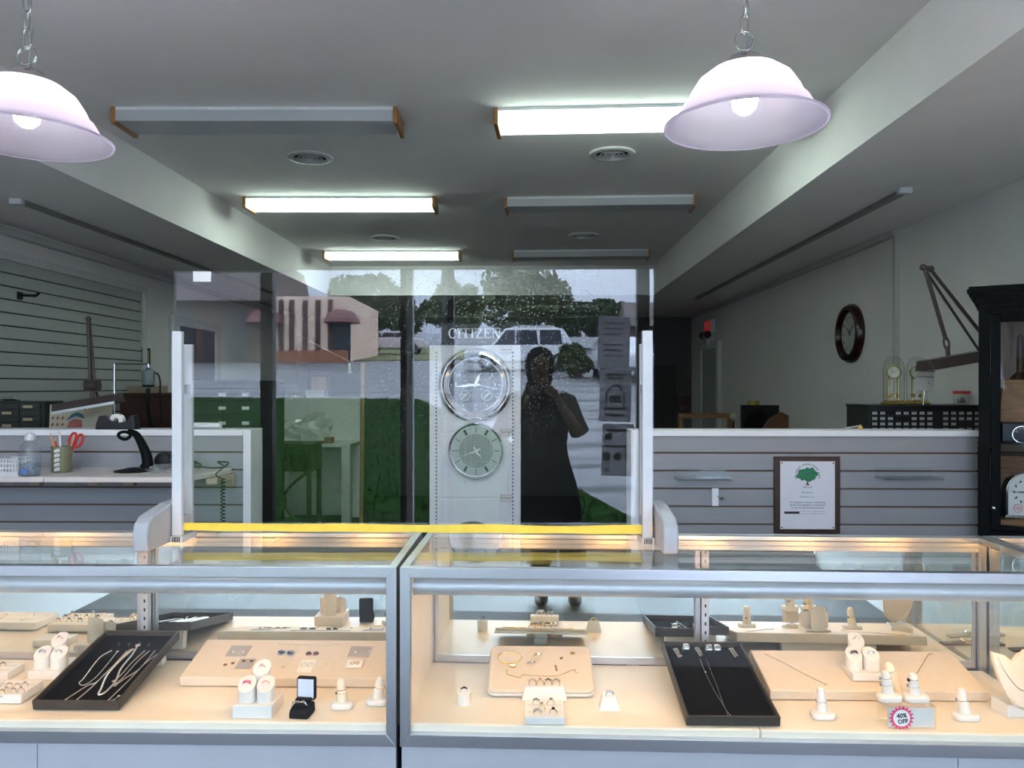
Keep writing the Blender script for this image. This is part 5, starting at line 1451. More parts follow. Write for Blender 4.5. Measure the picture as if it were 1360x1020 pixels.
for j in range(7):
    for i in range(nc):
        z1_ = hk - .026 - j * rh
        if z1_ - rh < .004: continue
        if i == 8: continue
        d = part('drawer', MB().box(.01 + i * cwk + .0015, .01 + (i + 1) * cwk - .0015, .002, .0118, z1_ - rh + .002, z1_ - .002), M('smoked drawer', (.03, .032, .032), .25), t)
        if rg.random() < .86: part('label', MB().box(.01 + i * cwk + .007, .01 + (i + 1) * cwk - .007, .0008, .0018, z1_ - rh * .78, z1_ - rh * .25), lab_m, d)


def anniversary(px, Y, label):
    t = thing('anniversary_clock', label, 'clock', (XD(px, Y), Y, zk), (0, 0, R(-26)), 'glass domed brass clocks')
    part('base', MB().lathe([(0, 0), (.060, 0), (.062, .006), (.056, .014), (.046, .020), (.0, .022)], n=36), brass_m, t, True)
    part('glass_dome', MB().lathe([(.050, .0205), (.050, .175), (.046, .205), (.034, .228), (.018, .240), (0, .243)] + [(.0, .2415), (.017, .2385), (.0325, .2265), (.0445, .2045), (.0485, .175), (.0485, .0205)], n=36), dome_m, t, True)
    for x in (-.022, .022):
        part('column', MB().lathe([(0, .022), (.006, .022), (.004, .032), (.003, .12), (.005, .132), (0, .134)], (x, 0, 0), 12), brass_m, t, True)
    part('movement', MB().box(-.026, .026, .002, .026, .134, .19).cyl((0, .028, .16), .018, .012, 16, 'y'), brass_m, t, bevel=.002)
    d = part('dial', MB().lathe([(0, -.006), (.030, -.006), (.030, .001), (0, .001)], (0, 0, .162), 32, 'y'), M('pale green dial', (.45, .48, .38), .4), t)
    part('bezel', MB().torus((0, -.006, .162), .031, .003, 32, 8, 'y'), brass_m, d, True)
    part('hand', hand(.02, .003, R(60), -.0065).add(hand(.026, .003, R(-40), -.0078).v, hand(.026, .003, R(-40), -.0078).f), ink_m, d, loc=(0, 0, .162))
    for q in range(4):
        a = q * pi / 2 + .5
        part('pendulum_ball', MB().ball((.022 * cos(a), .022 * sin(a), .046), .0095, 12, 8), brass_m, t, True)
    part('pendulum_rod', MB().cyl((0, 0, .046), .0015, .088, 8).box(-.022, .022, -.001, .001, .045, .047), brass_m, t)
    return t


anniversary(1187, 3.86, 'glass domed brass clock at the left end of the drawer cabinet')
anniversary(1218, 3.92, 'glass domed brass clock half hidden by the white card')
pa, pb = D(1217, 479, 3.80), D(1241, 519, 3.80)
t = thing('price_card', 'white lined card hanging before the second domed clock', 'card', ((pa.x + pb.x) / 2, 3.80, (pa.z + pb.z) / 2), (0, R(3), 0))
w, h = (pb.x - pa.x) / 2, (pa.z - pb.z) / 2
part('card', MB().box(-w, w, 0, .001, -h, h), M('card', (.60, .59, .60), .6), t)
part('ruled_line', MB().box(-w, w, -.0008, -.0002, h * .50, h * .54).box(-w, w, -.0008, -.0002, h * .28, h * .33).box(-w, w, -.0008, -.0002, -h * .10, -h * .06).box(w * .4, w * .5, -.0008, -.0002, -h * .52, -h * .44), ink_m, t)
part('stake', MB().tube([(0, .003, -h), (0, .006, zk - t.location.z + .001)], .003, 6), chrome_m, t)
p = D(1278, 536, 3.9)
t = thing('glass_jar', 'small glass jar with a red lid near the black cabinet', 'jar', (XD(1277, 3.9), 3.9, zk))
part('jar', MB().lathe([(0, 0), (.036, 0), (.038, .006), (.038, .046), (.034, .054)], n=26), pane_mat('jar glass', (.88, .9, .88), 1.4, .3, .12), t, True)
part('lid', MB().cyl((0, 0, .054), .040, .014, 26), red_m, t, True)
lab(part('screws', MB().ball((-.01, 0, .014), .012, 8, 6).ball((.012, .004, .013), .011, 8, 6).ball((0, -.01, .026), .010, 8, 6), M('mixed screws', (.3, .27, .2), .4, .6, var=.5, scale=300), None, loc=t.location + Vector((0, 0, .0035))), 'mixed small screws filling the red lidded jar', 'screws', kind='stuff')
# wall mounted work lamp
YW = 3.66
bronze2 = M('mauve bronze enamel', (.115, .085, .082), .35, .4)
ap = D(1230, 357, YW)
t = thing('wall_work_lamp', 'bronze articulated work lamp reaching over the domed clocks', 'lamp', (XR - .001, YW + .05, 1.68))
o_ = Vector(t.location); qq = lambda px, py, dy=0: D(px, py, YW + dy) - o_
part('apex_joint', MB().ball(qq(1226, 355), .016, 12, 8).ball(qq(1236, 357, .02), .016, 12, 8).tube([qq(1226, 355), qq(1236, 357, .02)], .012, 8), bronze2, t, True)
part('front_arm', MB().tube([qq(1227, 358), qq(1255, 452)], .005, 8).tube([qq(1231, 360, .02), qq(1258, 452, .02)], .005, 8), bronze2, t, True)
part('rear_arm', MB().tube([qq(1236, 358, .02), (-.03, 0, .02)], .0085, 8), bronze2, t, True)
part('rear_arm', MB().tube([qq(1231, 362, .03), (-.03, .03, -.06)], .0062, 8), bronze2, t, True)
part('yoke', MB().tube([(.012 * cos(a_), 0, .030 * sin(a_)) for a_ in [2 * pi * q_ / 20 for q_ in range(20)]], .005, 8, True), bronze2, t, True, loc=qq(1257, 456), rot=(0, R(-10), 0))
part('swivel', MB().tube([qq(1258, 460), qq(1259.5, 478)], .010, 10), bronze2, t, True)
hA, hB = D(1226, 484, YW - .03), D(1300, 471, YW - .03); hl = (hB - hA).length
part('shade', MB().prism([(-.085, -.030), (.085, -.030), (.06, .018), (-.06, .018)], -hl / 2, hl / 2, 'x'), bronze2, t, bevel=.004, loc=(hA + hB) / 2 - o_, rot=(0, -math.atan2(hB.z - hA.z, hB.x - hA.x), 0))
part('wall_plate', MB().box(-.05, -.0005, -.03, .06, -.09, .05), bronze2, t, bevel=.004)
# computer monitor, tape roll and chair at the far right
YM = 6.2
t = thing('far_desk', 'dark desk under the black monitor at the far right', 'desk', (1.75, YM + .2, 0))
part('desk_top', MB().box(-.45, .45, -.35, .4, 1.0, 1.04), dkwood_m, t, bevel=.003)
for x in (-.42, .42):
    for y in (-.3, .36): part('leg', MB().box(x - .03, x + .03, y - .03, y + .03, 0, .9995), dkwood_m, t)
xa, xb = XD(985, YM), XD(1035, YM); w = (xb - xa) / 2; zt_ = ZD(538, YM, 1010)
t = thing('monitor', 'black box monitor on the far desk', 'monitor', ((xa + xb) / 2, YM, 1.04))
part('housing', MB().box(-w, w, 0, .04, .06, zt_ - 1.04), black_m, t, bevel=.004)
part('screen', MB().box(-w + .015, w - .015, -.002, -.0002, .075, zt_ - 1.055), M('dark screen', (.008, .008, .009), .15), t)
part('stand', MB().box(-.05, .05, .01, .06, .004, .059).box(-.10, .10, -.04, .10, .0005, .004), black_m, t)
single('tape_roll', MB().lathe([(.02, 0), (.045, 0), (.045, .035), (.02, .035)], n=26, closed=True), M('yellow roll', (.32, .24, .02), .5), 'yellow tape roll on top of the black monitor', 'tape', (XD(1001, YM + .02), YM + .021, zt_ + .0005), smooth=True)
t = thing('wooden_chair', 'brown wooden chair back right of the black monitor', 'chair', (XD(1043, 5.75), 5.75, 0))
mb_ = wood('chair brown', (.10, .04, .015), (.16, .07, .03))
part('seat', MB().box(-.20, .20, -.2, .2, .55, .59), mb_, t, bevel=.01)
part('backrest', MB().prism([(-.12, .62), (.07, .62), (.085, ZD(552, 5.95, 1043) - .0), (.03, ZD(547, 5.95, 1043)), (-.06, ZD(556, 5.95, 1043)), (-.11, ZD(568, 5.95, 1043))], .17, .2, 'y'), mb_, t, bevel=.006)
for x in (-.17, .17):
    for y in (-.17, .17): part('leg', MB().box(x - .02, x + .02, y - .02, y + .02, 0, .5495), mb_, t)
YQ = 7.2
xa, xb = XD(901, YQ), XD(972, YQ); zr_ = ZD(549, YQ, 940)
t = thing('wood_rail_rack', 'plain wooden rail frame before the grey back door', 'rack', ((xa + xb) / 2, YQ, 0))
w = (xb - xa) / 2
part('top_rail', MB().box(-w, w, -.02, .02, zr_ - .045, zr_), mdwood_m, t, bevel=.003)
for x in (-w + .02, w - .02): part('post', MB().box(x - .02, x + .02, -.02, .02, 0, zr_ - .0455), mdwood_m, t)
part('lower_rail', MB().box(-w + .041, w - .041, -.015, .015, .3, .34), mdwood_m, t)
t = thing('clip_lamp', 'small pale bulb lamp standing beside the black monitor', 'clip lamp', (XD(974, 6.3), 6.3, 1.04))
part('base', MB().cyl((0, 0, .0005), .05, .02, 20), black_m, t, True)
part('stem', MB().cyl((0, 0, .02), .008, .16, 10), black_m, t, True)
part('bulb', MB().ball((0, 0, ZD(553, 6.3, 974) - 1.04), .030, 14, 10), M('pale bulb', (.42, .42, .30), .4), t, True)
p = D(908, 537, YB - .02); p2 = D(916, 548, YB - .02)
t = thing('wall_notice', 'dark reddish notice on the back wall by the black door', 'notice', (p.x, YB - .002, p.z))
part('sheet', MB().box(-.09, .09, -.008, -.001, -.12, .12), M('dark red notice', (.06, .02, .018), .6), t)
part('emblem', MB().torus((0, -.009, -.05), .03, .006, 20, 6, 'y'), M('pale emblem', (.2, .16, .15), .6), t)
# exit sign on the right wall
ye = XR / D(946, 440, 1).x
t = thing('exit_sign', 'red and white exit sign with lamp heads on the right wall', 'exit sign', (XR - .001, ye, D(946, 440, ye).z))
part('housing', MB().box(-.06, -.0005, -.15, .15, -.02, .13), whitep_m, t, bevel=.004)
part('red_face', MB().box(-.063, -.0605, -.14, .14, .0, .12), M('red sign face', (.6, .02, .02), .4, emit=(1, .03, .02), estr=.06), t)
part('lettering', text_mesh('EXIT', .11, .0004, whitep_m), None, t, loc=(-.064, 0, .06), rot=(0, 0, R(-90)))
part('battery_box', MB().box(-.09, -.0005, -.10, .10, -.17, -.025), whitep_m, t, bevel=.004)
for y in (-.13, .13): part('lamp_head', MB().lathe([(0, 0), (.03, 0), (.045, -.05), (0, -.055)], (-.10, y, -.05), 18, 'y').tube([(-.05, y * .6, -.05), (-.10, y, -.05)], .010, 8), black_m, t, True)
# ------------------------------------------------------------------ corner curio cabinet
CW = .41; zc0, zc1 = 1.823, 1.908
t = thing('curio_cabinet', 'tall black glass fronted curio cabinet at the right edge', 'cabinet', (1.86, 3.2, 0), (0, 0, R(-30)))
foot = [(0, 0), (CW, 0), (CW, .025), (.215, .36), (0, .36)]
part('plinth', MB().prism(foot, 0, .12, 'z'), blackg_m, t)
part('lower_case', MB().prism(foot, .1205, .88, 'z'), blackg_m, t)
part('side_panel', MB().box(0, .018, .02, .36, .8805, zc0), blackg_m, t)
int_m = M('mauve cabinet lining', (.42, .33, .31), .6, var=.05, scale=3)
part('back_panel', MB().box(.0185, .215, .35, .36, .8805, zc0).prism([(CW, .025), (CW - .012, .03), (.205, .352), (.215, .36)], .8805, zc0, 'z'), int_m, t)
part('cabinet_floor', MB().prism([(.02, .02), (CW - .02, .02), (CW - .02, .03), (.21, .345), (.02, .345)], .8805, .90, 'z'), mdwood_m, t)
part('glass_shelf', MB().prism([(.02, .035), (CW - .03, .035), (.21, .34), (.02, .34)], 1.262, 1.27, 'z'), pane_mat('shelf glass', (.85, .93, .90), 1.5, .0, .06), t)
fr = part('face_frame', MB().box(0, .04, 0, .0195, .8805, zc0).box(CW - .04, CW, 0, .0195, .8805, zc0).box(.04, CW - .04, 0, .0195, zc0 - .03, zc0).box(.04, CW - .04, 0, .0195, .8805, .91), blackg_m, t, bevel=.002)
dr = part('door', MB().box(.042, .076, -.006, .018, .912, zc0 - .032).box(CW - .076, CW - .042, -.006, .018, .912, zc0 - .032).box(.076, CW - .076, -.006, .018, zc0 - .062, zc0 - .032).box(.076, CW - .076, -.006, .018, .912, .935), blackg_m, t, bevel=.003)
part('door_glass', MB().box(.076, CW - .076, .006, .009, .935, zc0 - .062), pane_mat('cabinet glass', (.95, .96, .95), 1.4), dr)
part('knob', MB().ball((.052, -.014, ZD(672, 3.18)), .008, 12, 8).ball((.052, -.008, ZD(672, 3.18)), .005, 8, 6), chrome_m, dr, True)
cr = MB()
for (o, z0_, z1_) in ((.0, zc0, zc0 + .018), (.012, zc0 + .018, zc0 + .030), (.022, zc0 + .030, zc0 + .044), (.034, zc0 + .044, zc0 + .058), (.042, zc0 + .058, zc1 - .010), (.036, zc1 - .010, zc1)):
    cr.prism([(-o, -o), (CW + min(o, .008), -o), (CW + min(o, .008), .02), (.215, .36), (-o * .4, .36)], z0_, z1_, 'z')
part('crown_moulding', cr, blackg_m, t)
# in the cabinet
YCB = 3.2
def cab(px, py, Y=YCB): return D(px, py, Y)
p = cab(1364, 690, 3.17); s_ = 3.17 / FPX
t = thing('bird_dial_clock', 'silver arched mantel clock with birds on a white dial', 'clock', (p.x, 3.17, p.z), (0, 0, R(-12)))
w = 25 * s_; h0 = 36 * s_
arch = [(-w, .012), (w, .012)] + [(w * cos(a), h0 + w * sin(a)) for a in [pi * q / 20 for q in range(21)]]
part('body', MB().prism(arch, 0, .05, 'y'), chrome_m, t, bevel=.003)
inn = [(-w * .88, .016), (w * .88, .016)] + [(w * .88 * cos(a), h0 + w * .88 * sin(a)) for a in [pi * q / 20 for q in range(21)]]
dl = part('dial', MB().prism(inn, -.0015, -.0002, 'y'), M('white dial plate', (.78, .80, .83), .4), t)
bd = MB()
for q in range(12):
    a = q * pi / 6; m = Matrix.Translation((w * .60 * sin(a), 0, h0 + w * .60 * cos(a))) @ Matrix.Rotation(q * 1.1, 4, 'Y')
    bd.prism([(-.009, 0), (-.002, .003), (.001, .008), (.003, .002), (.010, .003), (.003, -.002), (-.002, -.003)], -.0022, -.0016, 'y', m)
part('bird_marks', bd, M('bird blue', (.05, .07, .12), .5), dl)
part('hand', hand(.045, .005, R(268), -.003).add(hand(.03, .006, R(40), -.0045).v, hand(.03, .006, R(40), -.0045).f), ink_m, dl, loc=(0, 0, h0))
part('red_seal', MB().torus((-w * .42, -.002, .045), .016, .0012, 22, 5, 'y').box(-w * .42 - .010, -w * .42 + .010, -.0022, -.0016, .049, .051).box(-w * .42 - .011, -w * .42 + .011, -.0022, -.0016, .044, .046).box(-w * .42 - .009, -w * .42 + .009, -.0022, -.0016, .039, .041), M('red print', (.7, .12, .1), .5), dl)
part('base', MB().box(-w - .008, w + .008, -.012, .06, 0, .0115), chrome_m, t, bevel=.003)
single('clock_plinth', MB().box(-.11, .06, -.05, .07, 0, p.z - .901), mdwood_m, 'brown wooden block carrying the silver arched clock', 'block', (p.x, 3.18, .9005), (0, 0, R(-30)), bevel=.003)
pb = cab(1350, 607, 3.34)
t = thing('wooden_clock_case', 'wide brown wooden clock case behind the silver arched clock', 'clock case', (2.104, 3.382, .9005), (0, 0, R(-30)))
part('case', MB().box(-.09, .08, 0, .04, 0, ZD(607, 3.3, 1340) - .9005), mdwood_m, t, bevel=.004)
part('moulding', MB().box(-.093, .083, -.004, .043, ZD(607, 3.3, 1340) - .9, ZD(603, 3.3, 1340) - .9), dkwood_m, t, bevel=.002)
p = cab(1352, 585, 3.22)
t = thing('blue_box_clock', 'dark blue box with a clear numbered dial on the glass shelf', 'clock', (p.x + .01, 3.22, 1.2705), (0, 0, R(-20)))
hB_ = ZD(562, 3.22, 1350) - 1.27
part('box', MB().box(-.065, .05, 0, .08, 0, hB_), M('slate blue box', (.03, .045, .075), .5), t, bevel=.003)
dl = part('dial', MB().torus((.005, -.002, .03), .034, .002, 28, 6, 'y'), chrome_m, t, True)
for q, s in ((10, '10'), (11, '11'), (12, '12'), (1, '1')):
    a = q * pi / 6
    part('numeral', text_mesh(s, .016, .0002, whi), None, dl, loc=(.005 + .026 * sin(a), -.0035, .03 + .026 * cos(a)))
t = thing('wooden_shelf_clock', 'tapered brown wooden clock standing on the blue box', 'clock', (p.x + .025, 3.26, 1.2705 + hB_ + .0005), (0, 0, R(-20)))
hh = ZD(504, 3.25, 1350) - (1.27 + hB_)
part('body', MB().prism([(-.075, 0), (.06, 0), (.05, hh), (-.06, hh)], -.02, .03, 'y'), mdwood_m, t, bevel=.004)
part('finial', MB().lathe([(0, hh), (.04, hh), (.030, hh + .015), (.015, hh + .03), (.012, hh + .18), (0, hh + .19)], (.01, .005, 0), 20), dkwood_m, t, True)
p = cab(1322, 585, 3.22)
single('brass_trinket', MB().lathe([(0, 0), (.018, 0), (.015, .01), (.006, .018), (.008, .03), (0, .034)], n=18), brass_m, 'small brass trinket on the wooden clock case by the cabinet frame', 'trinket', (2.05, 3.42, ZD(603, 3.3, 1340) + .001), smooth=True)

# ------------------------------------------------------------------ outside, seen as a reflection in the shield
SLP = .083; Y0 = -1.9


def gz(y): return max(0.0, SLP * (Y0 - y))


def ground(name, poly, mat, label, dz):
    v = [(x, 4.62 - d, gz(4.62 - d) + dz) for x, d in poly]
    o = part(name, MB().add(v, [list(range(len(v)))]), mat, None); lab(o, label, 'ground', kind='structure'); return o


def asphalt():
    m = M('wet asphalt', (.15, .15, .155), .5, var=.3, scale=.6, stretch=(.3, 3, 1))
    nt = m.node_tree; b = nt.nodes['Principled BSDF']; src = b.inputs['Base Color'].links[0].from_socket
    tc = nt.nodes.new('ShaderNodeTexCoord'); wv = nt.nodes.new('ShaderNodeTexWave'); wv.bands_direction = 'Y'
    wv.inputs['Scale'].default_value = .16; wv.inputs['Distortion'].default_value = 9.0; wv.inputs['Detail'].default_value = 3; wv.inputs['Detail Scale'].default_value = .6
    rp = nt.nodes.new('ShaderNodeValToRGB'); rp.color_ramp.elements[0].position = .02; rp.color_ramp.elements[1].position = .22
    rp.color_ramp.elements[0].color = (.16, .15, .17, 1)
    mp = nt.nodes.new('ShaderNodeMapping'); mp.inputs['Scale'].default_value = (.25, 1, 1)
    nt.links.new(tc.outputs['Object'], mp.inputs['Vector']); nt.links.new(mp.outputs['Vector'], wv.inputs['Vector']); nt.links.new(wv.outputs['Fac'], rp.inputs['Fac'])
    mx = nt.nodes.new('ShaderNodeMix'); mx.data_type = 'RGBA'; mx.blend_type = 'MULTIPLY'; mx.inputs[0].default_value = 1.0
    nt.links.new(src, mx.inputs[6]); nt.links.new(rp.outputs['Color'], mx.inputs[7]); nt.links.new(mx.outputs[2], b.inputs['Base Color'])
    return m


asph_m = asphalt()
grass_m = M('grass', (.012, .034, .007), .9, var=.55, scale=9, bump=.5, spec=0)
ground('road', [(-60, 6.49), (60, 6.49), (60, 140), (-60, 140)], asph_m, 'wet grey street rising away outside the window', -.02)
lawn = ground('lawn', [(-60, 6.5), (1.5, 6.5), (1.12, 8), (.48, 9.9), (-.5, 14), (-2.9, 20.5), (-9, 21), (-25, 19.5), (-60, 19)], grass_m, 'green lawn outside the shop windows', .0)
lawn['kind'] = 'structure'
ground('bounce_apron', [(-8, 6.32), (8, 6.32), (8, 7.3), (-8, 7.3)], M('pale concrete', (.62, .60, .58), .8, var=.08, scale=3), 'pale concrete strip added outside the storefront to bounce daylight in', .012)  # added reflector strip, throws daylight up through the windows to the ceiling
ground('field_verge', [(-9, 41), (3, 44), (3, 60), (-20, 60), (-20, 48)], M('verge', (.13, .13, .045), .9, var=.4, scale=2), 'yellowish far verge across the street', .01)
blades = MB(); rg = random.Random(2)
for q in range(5200):
    d = 6.6 + 14 * rg.random() ** 1.6; x = rg.uniform(-9, 1.4)
    lim = 1.5 if d < 6.6 else (1.5 - .27 * (d - 6.5) if d < 10 else .48 - .32 * (d - 9.9))
    if x > lim - .1: continue
    y = 4.62 - d; z = gz(y); h = rg.uniform(.05, .13); a = rg.random() * 3.1; w = .012 + .004 * d / 6
    blades.add([(x - w * cos(a), y - w * sin(a), z), (x + w * cos(a), y + w * sin(a), z), (x + rg.uniform(-.03, .03), y + rg.uniform(-.03, .03), z + h)], [(0, 1, 2)])
lab(part('grass', blades, M('grass blades', (.014, .042, .009), .8, var=.4, scale=3, spec=0), None), 'green grass blades on the lawn outside the window', 'grass', kind='stuff')


def ob(px, py, d):
    """a point outside from where it shows mirrored in the shield"""
    return Vector(((px - 700) / FPX * d, 4.62 - d, HZ + (513 - py) / FPX * d))


brick_m = M('tan brick', (.80, .57, .45), .8, var=.12, scale=2)
brick2_m = M('dark brown brick', (.085, .05, .04), .8, var=.15, scale=2)
roof_m = M('brown shingles', (.11, .085, .08), .8, var=.2, scale=4)
awn_m = M('maroon awning', (.16, .05, .05), .6)
dwin_m = M('dark window', (.02, .022, .03), .15)
d = 40; yb = 4.62 - d; zb_ = gz(yb)
x0, xm, x1 = ob(232, 0, d).x - 8, ob(350, 0, d).x, ob(462, 0, d).x
t = thing('brick_building', 'tan brick building with arched maroon awnings across the street', 'building', ((x0 + x1) / 2, yb, zb_ - .3))
ox = t.location.x; H_ = ob(0, 393, d).z - zb_ + .3
part('tan_wing', MB().box(xm - ox, x1 - ox, -8, 0, 0, H_), brick_m, t)
part('dark_wing', MB().box(x0 - ox, xm - ox - .01, -8, .4, 0, H_ - .3), brick2_m, t)
part('roof', MB().prism([(-8.2, H_ - .3), (.9, H_ - .3), (-1.5, H_ + 2.0), (-6, H_ + 2.0)], x0 - ox, xm - ox + .3, 'x'), roof_m, t)
part('plinth', MB().box(xm - ox, x1 - ox, .0, .08, 0, .9), M('orange brick base', (.34, .13, .07), .8, var=.2), t)
for px in (372, 386, 404, 421, 438):
    x = ob(px, 0, d).x - ox; part('pilaster', MB().box(x - .12, x + .12, 0, .10, .9, H_ - .2), brick2_m, t)
for px in (352, 455):
    x = ob(px, 0, d).x - ox
    part('awning', MB().lathe([(0, .75), (.5, .66), (.8, .4), (.95, 0), (.9, 0), (0, .05)], (x, .3, 2.3), 28, 'z'), awn_m, t, True)
for px, w_, h_ in ((248, .9, 2.6), (316, 1.0, 2.6), (278, .5, 2.0)):
    x = ob(px, 0, d).x - ox
    part('arched_window', MB().prism([(x - w_ / 2, .2), (x + w_ / 2, .2)] + [(x + w_ / 2 * cos(a), h_ + w_ / 2 * sin(a)) for a in [pi * q / 12 for q in range(13)]], .41, .46, 'y'), dwin_m, t)
for px in (350, 452):
    x = ob(px, 0, d).x - ox; part('door', MB().box(x - .5, x + .5, .0, .06, .1, 2.3), dwin_m, t)

bark_m = M('bark', (.10, .075, .055), .9, var=.3, scale=8)
leaf_ms = [M('leaves dark', (.045, .075, .035), .7, var=.4, scale=1.2, spec=0), M('leaves mid', (.10, .13, .06), .7, var=.4, scale=1.2, spec=0)]


def tree(px0, px1, ptop, d, label, seed, k=0):
    rg = random.Random(seed); a = ob(px0, 513, d).x; b = ob(px1, 513, d).x; zt_ = ob(0, ptop, d).z; y = 4.62 - d; z0_ = gz(y)
    t = thing('tree', label, 'tree', ((a + b) / 2, y, z0_), group='trees across the street')
    w = (b - a) / 2; h = zt_ - z0_
    part('trunk', MB().tube([(0, 0, -.2), (.1, 0, h * .35), (-.1, .1, h * .7)], [.3, .22, .1], 10), bark_m, t, True)
    cr = MB(); lumps = [(rg.uniform(-.7, .7) * w, rg.uniform(-.5, .5) * w, h * rg.uniform(.3, .8), rg.uniform(.3, .5) * w) for _ in range(11)] + [(0, 0, h * .78, w * .42)]
    for lx, ly, lz, lr in lumps:
        for q in range(300):
            v = Vector((rg.gauss(0, 1), rg.gauss(0, 1), rg.gauss(0, 1))).normalized() * lr * rg.uniform(.75, 1.05)
            c = Vector((lx, ly, min(lz + v.z, h - .1))) + Vector((v.x, v.y, 0)); s = rg.uniform(.12, .26) * max(1, d / 45)
            u = Vector((rg.gauss(0, 1), rg.gauss(0, 1), rg.gauss(0, 1))).normalized(); q2 = u.orthogonal().normalized()
            cr.add([c - u * s, c + q2 * s * .6, c + u * s, c - q2 * s * .6], [(0, 1, 2, 3)])
    part('crown', cr, leaf_ms[k], t)


tree(440, 560, 365, 62, 'broad tree reflected just right of the brick building', 1, 1)
tree(555, 640, 372, 74, 'tree reflected above the navy display header', 2, 1)
tree(620, 760, 352, 58, 'tallest tree reflected right of the display header', 3, 1)
tree(735, 800, 402, 70, 'dark tree reflected above the notices', 4, 0)
tree(780, 835, 396, 61, 'dark tree reflected behind the upper notice', 5, 0)
tree(825, 890, 408, 53, 'dark tree reflected at the right end of the shield', 6, 0)
# houses and cars
d = 37; p = ob(770, 513, d); z0_ = gz(p.y)
t = thing('garden_shed', 'small pale shed with a grey roof across the street', 'house', (p.x, p.y, z0_ - .2))
part('walls', MB().box(-1.0, 1.0, -2, 0, 0, 1.0), M('pale siding', (.42, .42, .41), .7), t)
part('roof', MB().prism([(-2.2, 1.0), (.2, 1.0), (-1, 1.6)], -1.2, 1.2, 'x'), M('grey roof', (.22, .23, .24), .8), t)
part('window', MB().box(-.35, .3, .001, .05, .35, .8), dwin_m, t)
d = 44; p = ob(852, 513, d)
t = thing('brown_house', 'dark house with a brown roof at the right of the street', 'house', (p.x + 1.3, p.y, gz(p.y) - .2))
part('walls', MB().box(-1.8, 2.2, -4, 0, 0, 2.0), brick2_m, t)
part('roof', MB().prism([(-4.4, 2.0), (.4, 2.0), (-2, 3.6)], -2.2, 2.6, 'x'), roof_m, t)
part('window', MB().box(-.9, .1, .001, .05, .8, 1.6), dwin_m, t)


def car(px, d, L, Hc_, mat, label, rz=0.0):
    p = ob(px, 513, d); t = thing('parked_car', label, 'car', (p.x, p.y, gz(p.y) - .01), (0, 0, rz), 'cars across the street')
    h = L / 2; W_2 = .88
    prof = [(-h, .35), (-h, .78), (-h * .96, .95), (-h * .86, 1.05), (-h * .70, Hc_ - .06), (-h * .55, Hc_), (h * .15, Hc_), (h * .30, Hc_ - .05), (h * .52, 1.05), (h * .92, .92), (h, .75), (h, .35)]
    part('body', MB().prism(prof, -W_2, W_2, 'y'), mat, t, bevel=.06, seg=3)
    g_ = MB()
    for a, b in ((-.68, -.30), (-.27, .10)):
        g_.prism([(h * a, 1.06), (h * b, 1.06), (h * b, Hc_ - .12), (h * a + .08, Hc_ - .12)], -W_2 - .012, W_2 + .012, 'y')
    g_.prism([(h * .13, 1.06), (h * .47, 1.06), (h * .28, Hc_ - .12), (h * .13, Hc_ - .12)], -W_2 - .012, W_2 + .012, 'y')
    part('window', g_, dwin_m, t)
    for sx in (-.62, .62):
        for sy in (-1, 1):
            wl = part('wheel', MB().cyl((h * sx, sy * (W_2 - .08) - .1, .34), .34, .2, 24, 'y'), M('tyre', (.02, .02, .02), .8), t, True)
            part('hub', MB().cyl((h * sx, sy * (W_2 - .08) - .11, .34), .19, .22, 18, 'y'), alud_m, wl, True)
    if Hc_ > 1.6: part('roof_rail', MB().tube([(-h * .55, -.6, Hc_ + .03), (-h * .5, -.6, Hc_ + .07), (h * .1, -.6, Hc_ + .07), (h * .15, -.6, Hc_ + .03)], .02, 6).tube([(-h * .55, .6, Hc_ + .03), (-h * .5, .6, Hc_ + .07), (h * .1, .6, Hc_ + .07), (h * .15, .6, Hc_ + .03)], .02, 6), alud_m, t, True)
    return t


car(694, 33, 4.9, 1.78, M('white car paint', (.70, .71, .73), .2, var=.01), 'white SUV with roof rails across the street', R(180))
car(824, 28, 4.2, 1.5, M('pale car paint', (.66, .68, .70), .2, var=.01), 'small white car near the pale shed', R(90))
tree(746, 781, 458, 29, 'low green bush before the pale shed', 8, 1)
car(925, 34, 4.4, 1.5, M('blue car paint', (.05, .09, .25), .2, var=.01), 'dark blue car at the right end of the street')
car(522, 50, 4.4, 1.45, M('silver car paint', (.60, .55, .57), .2, var=.01), 'pale silver car under the broad tree')
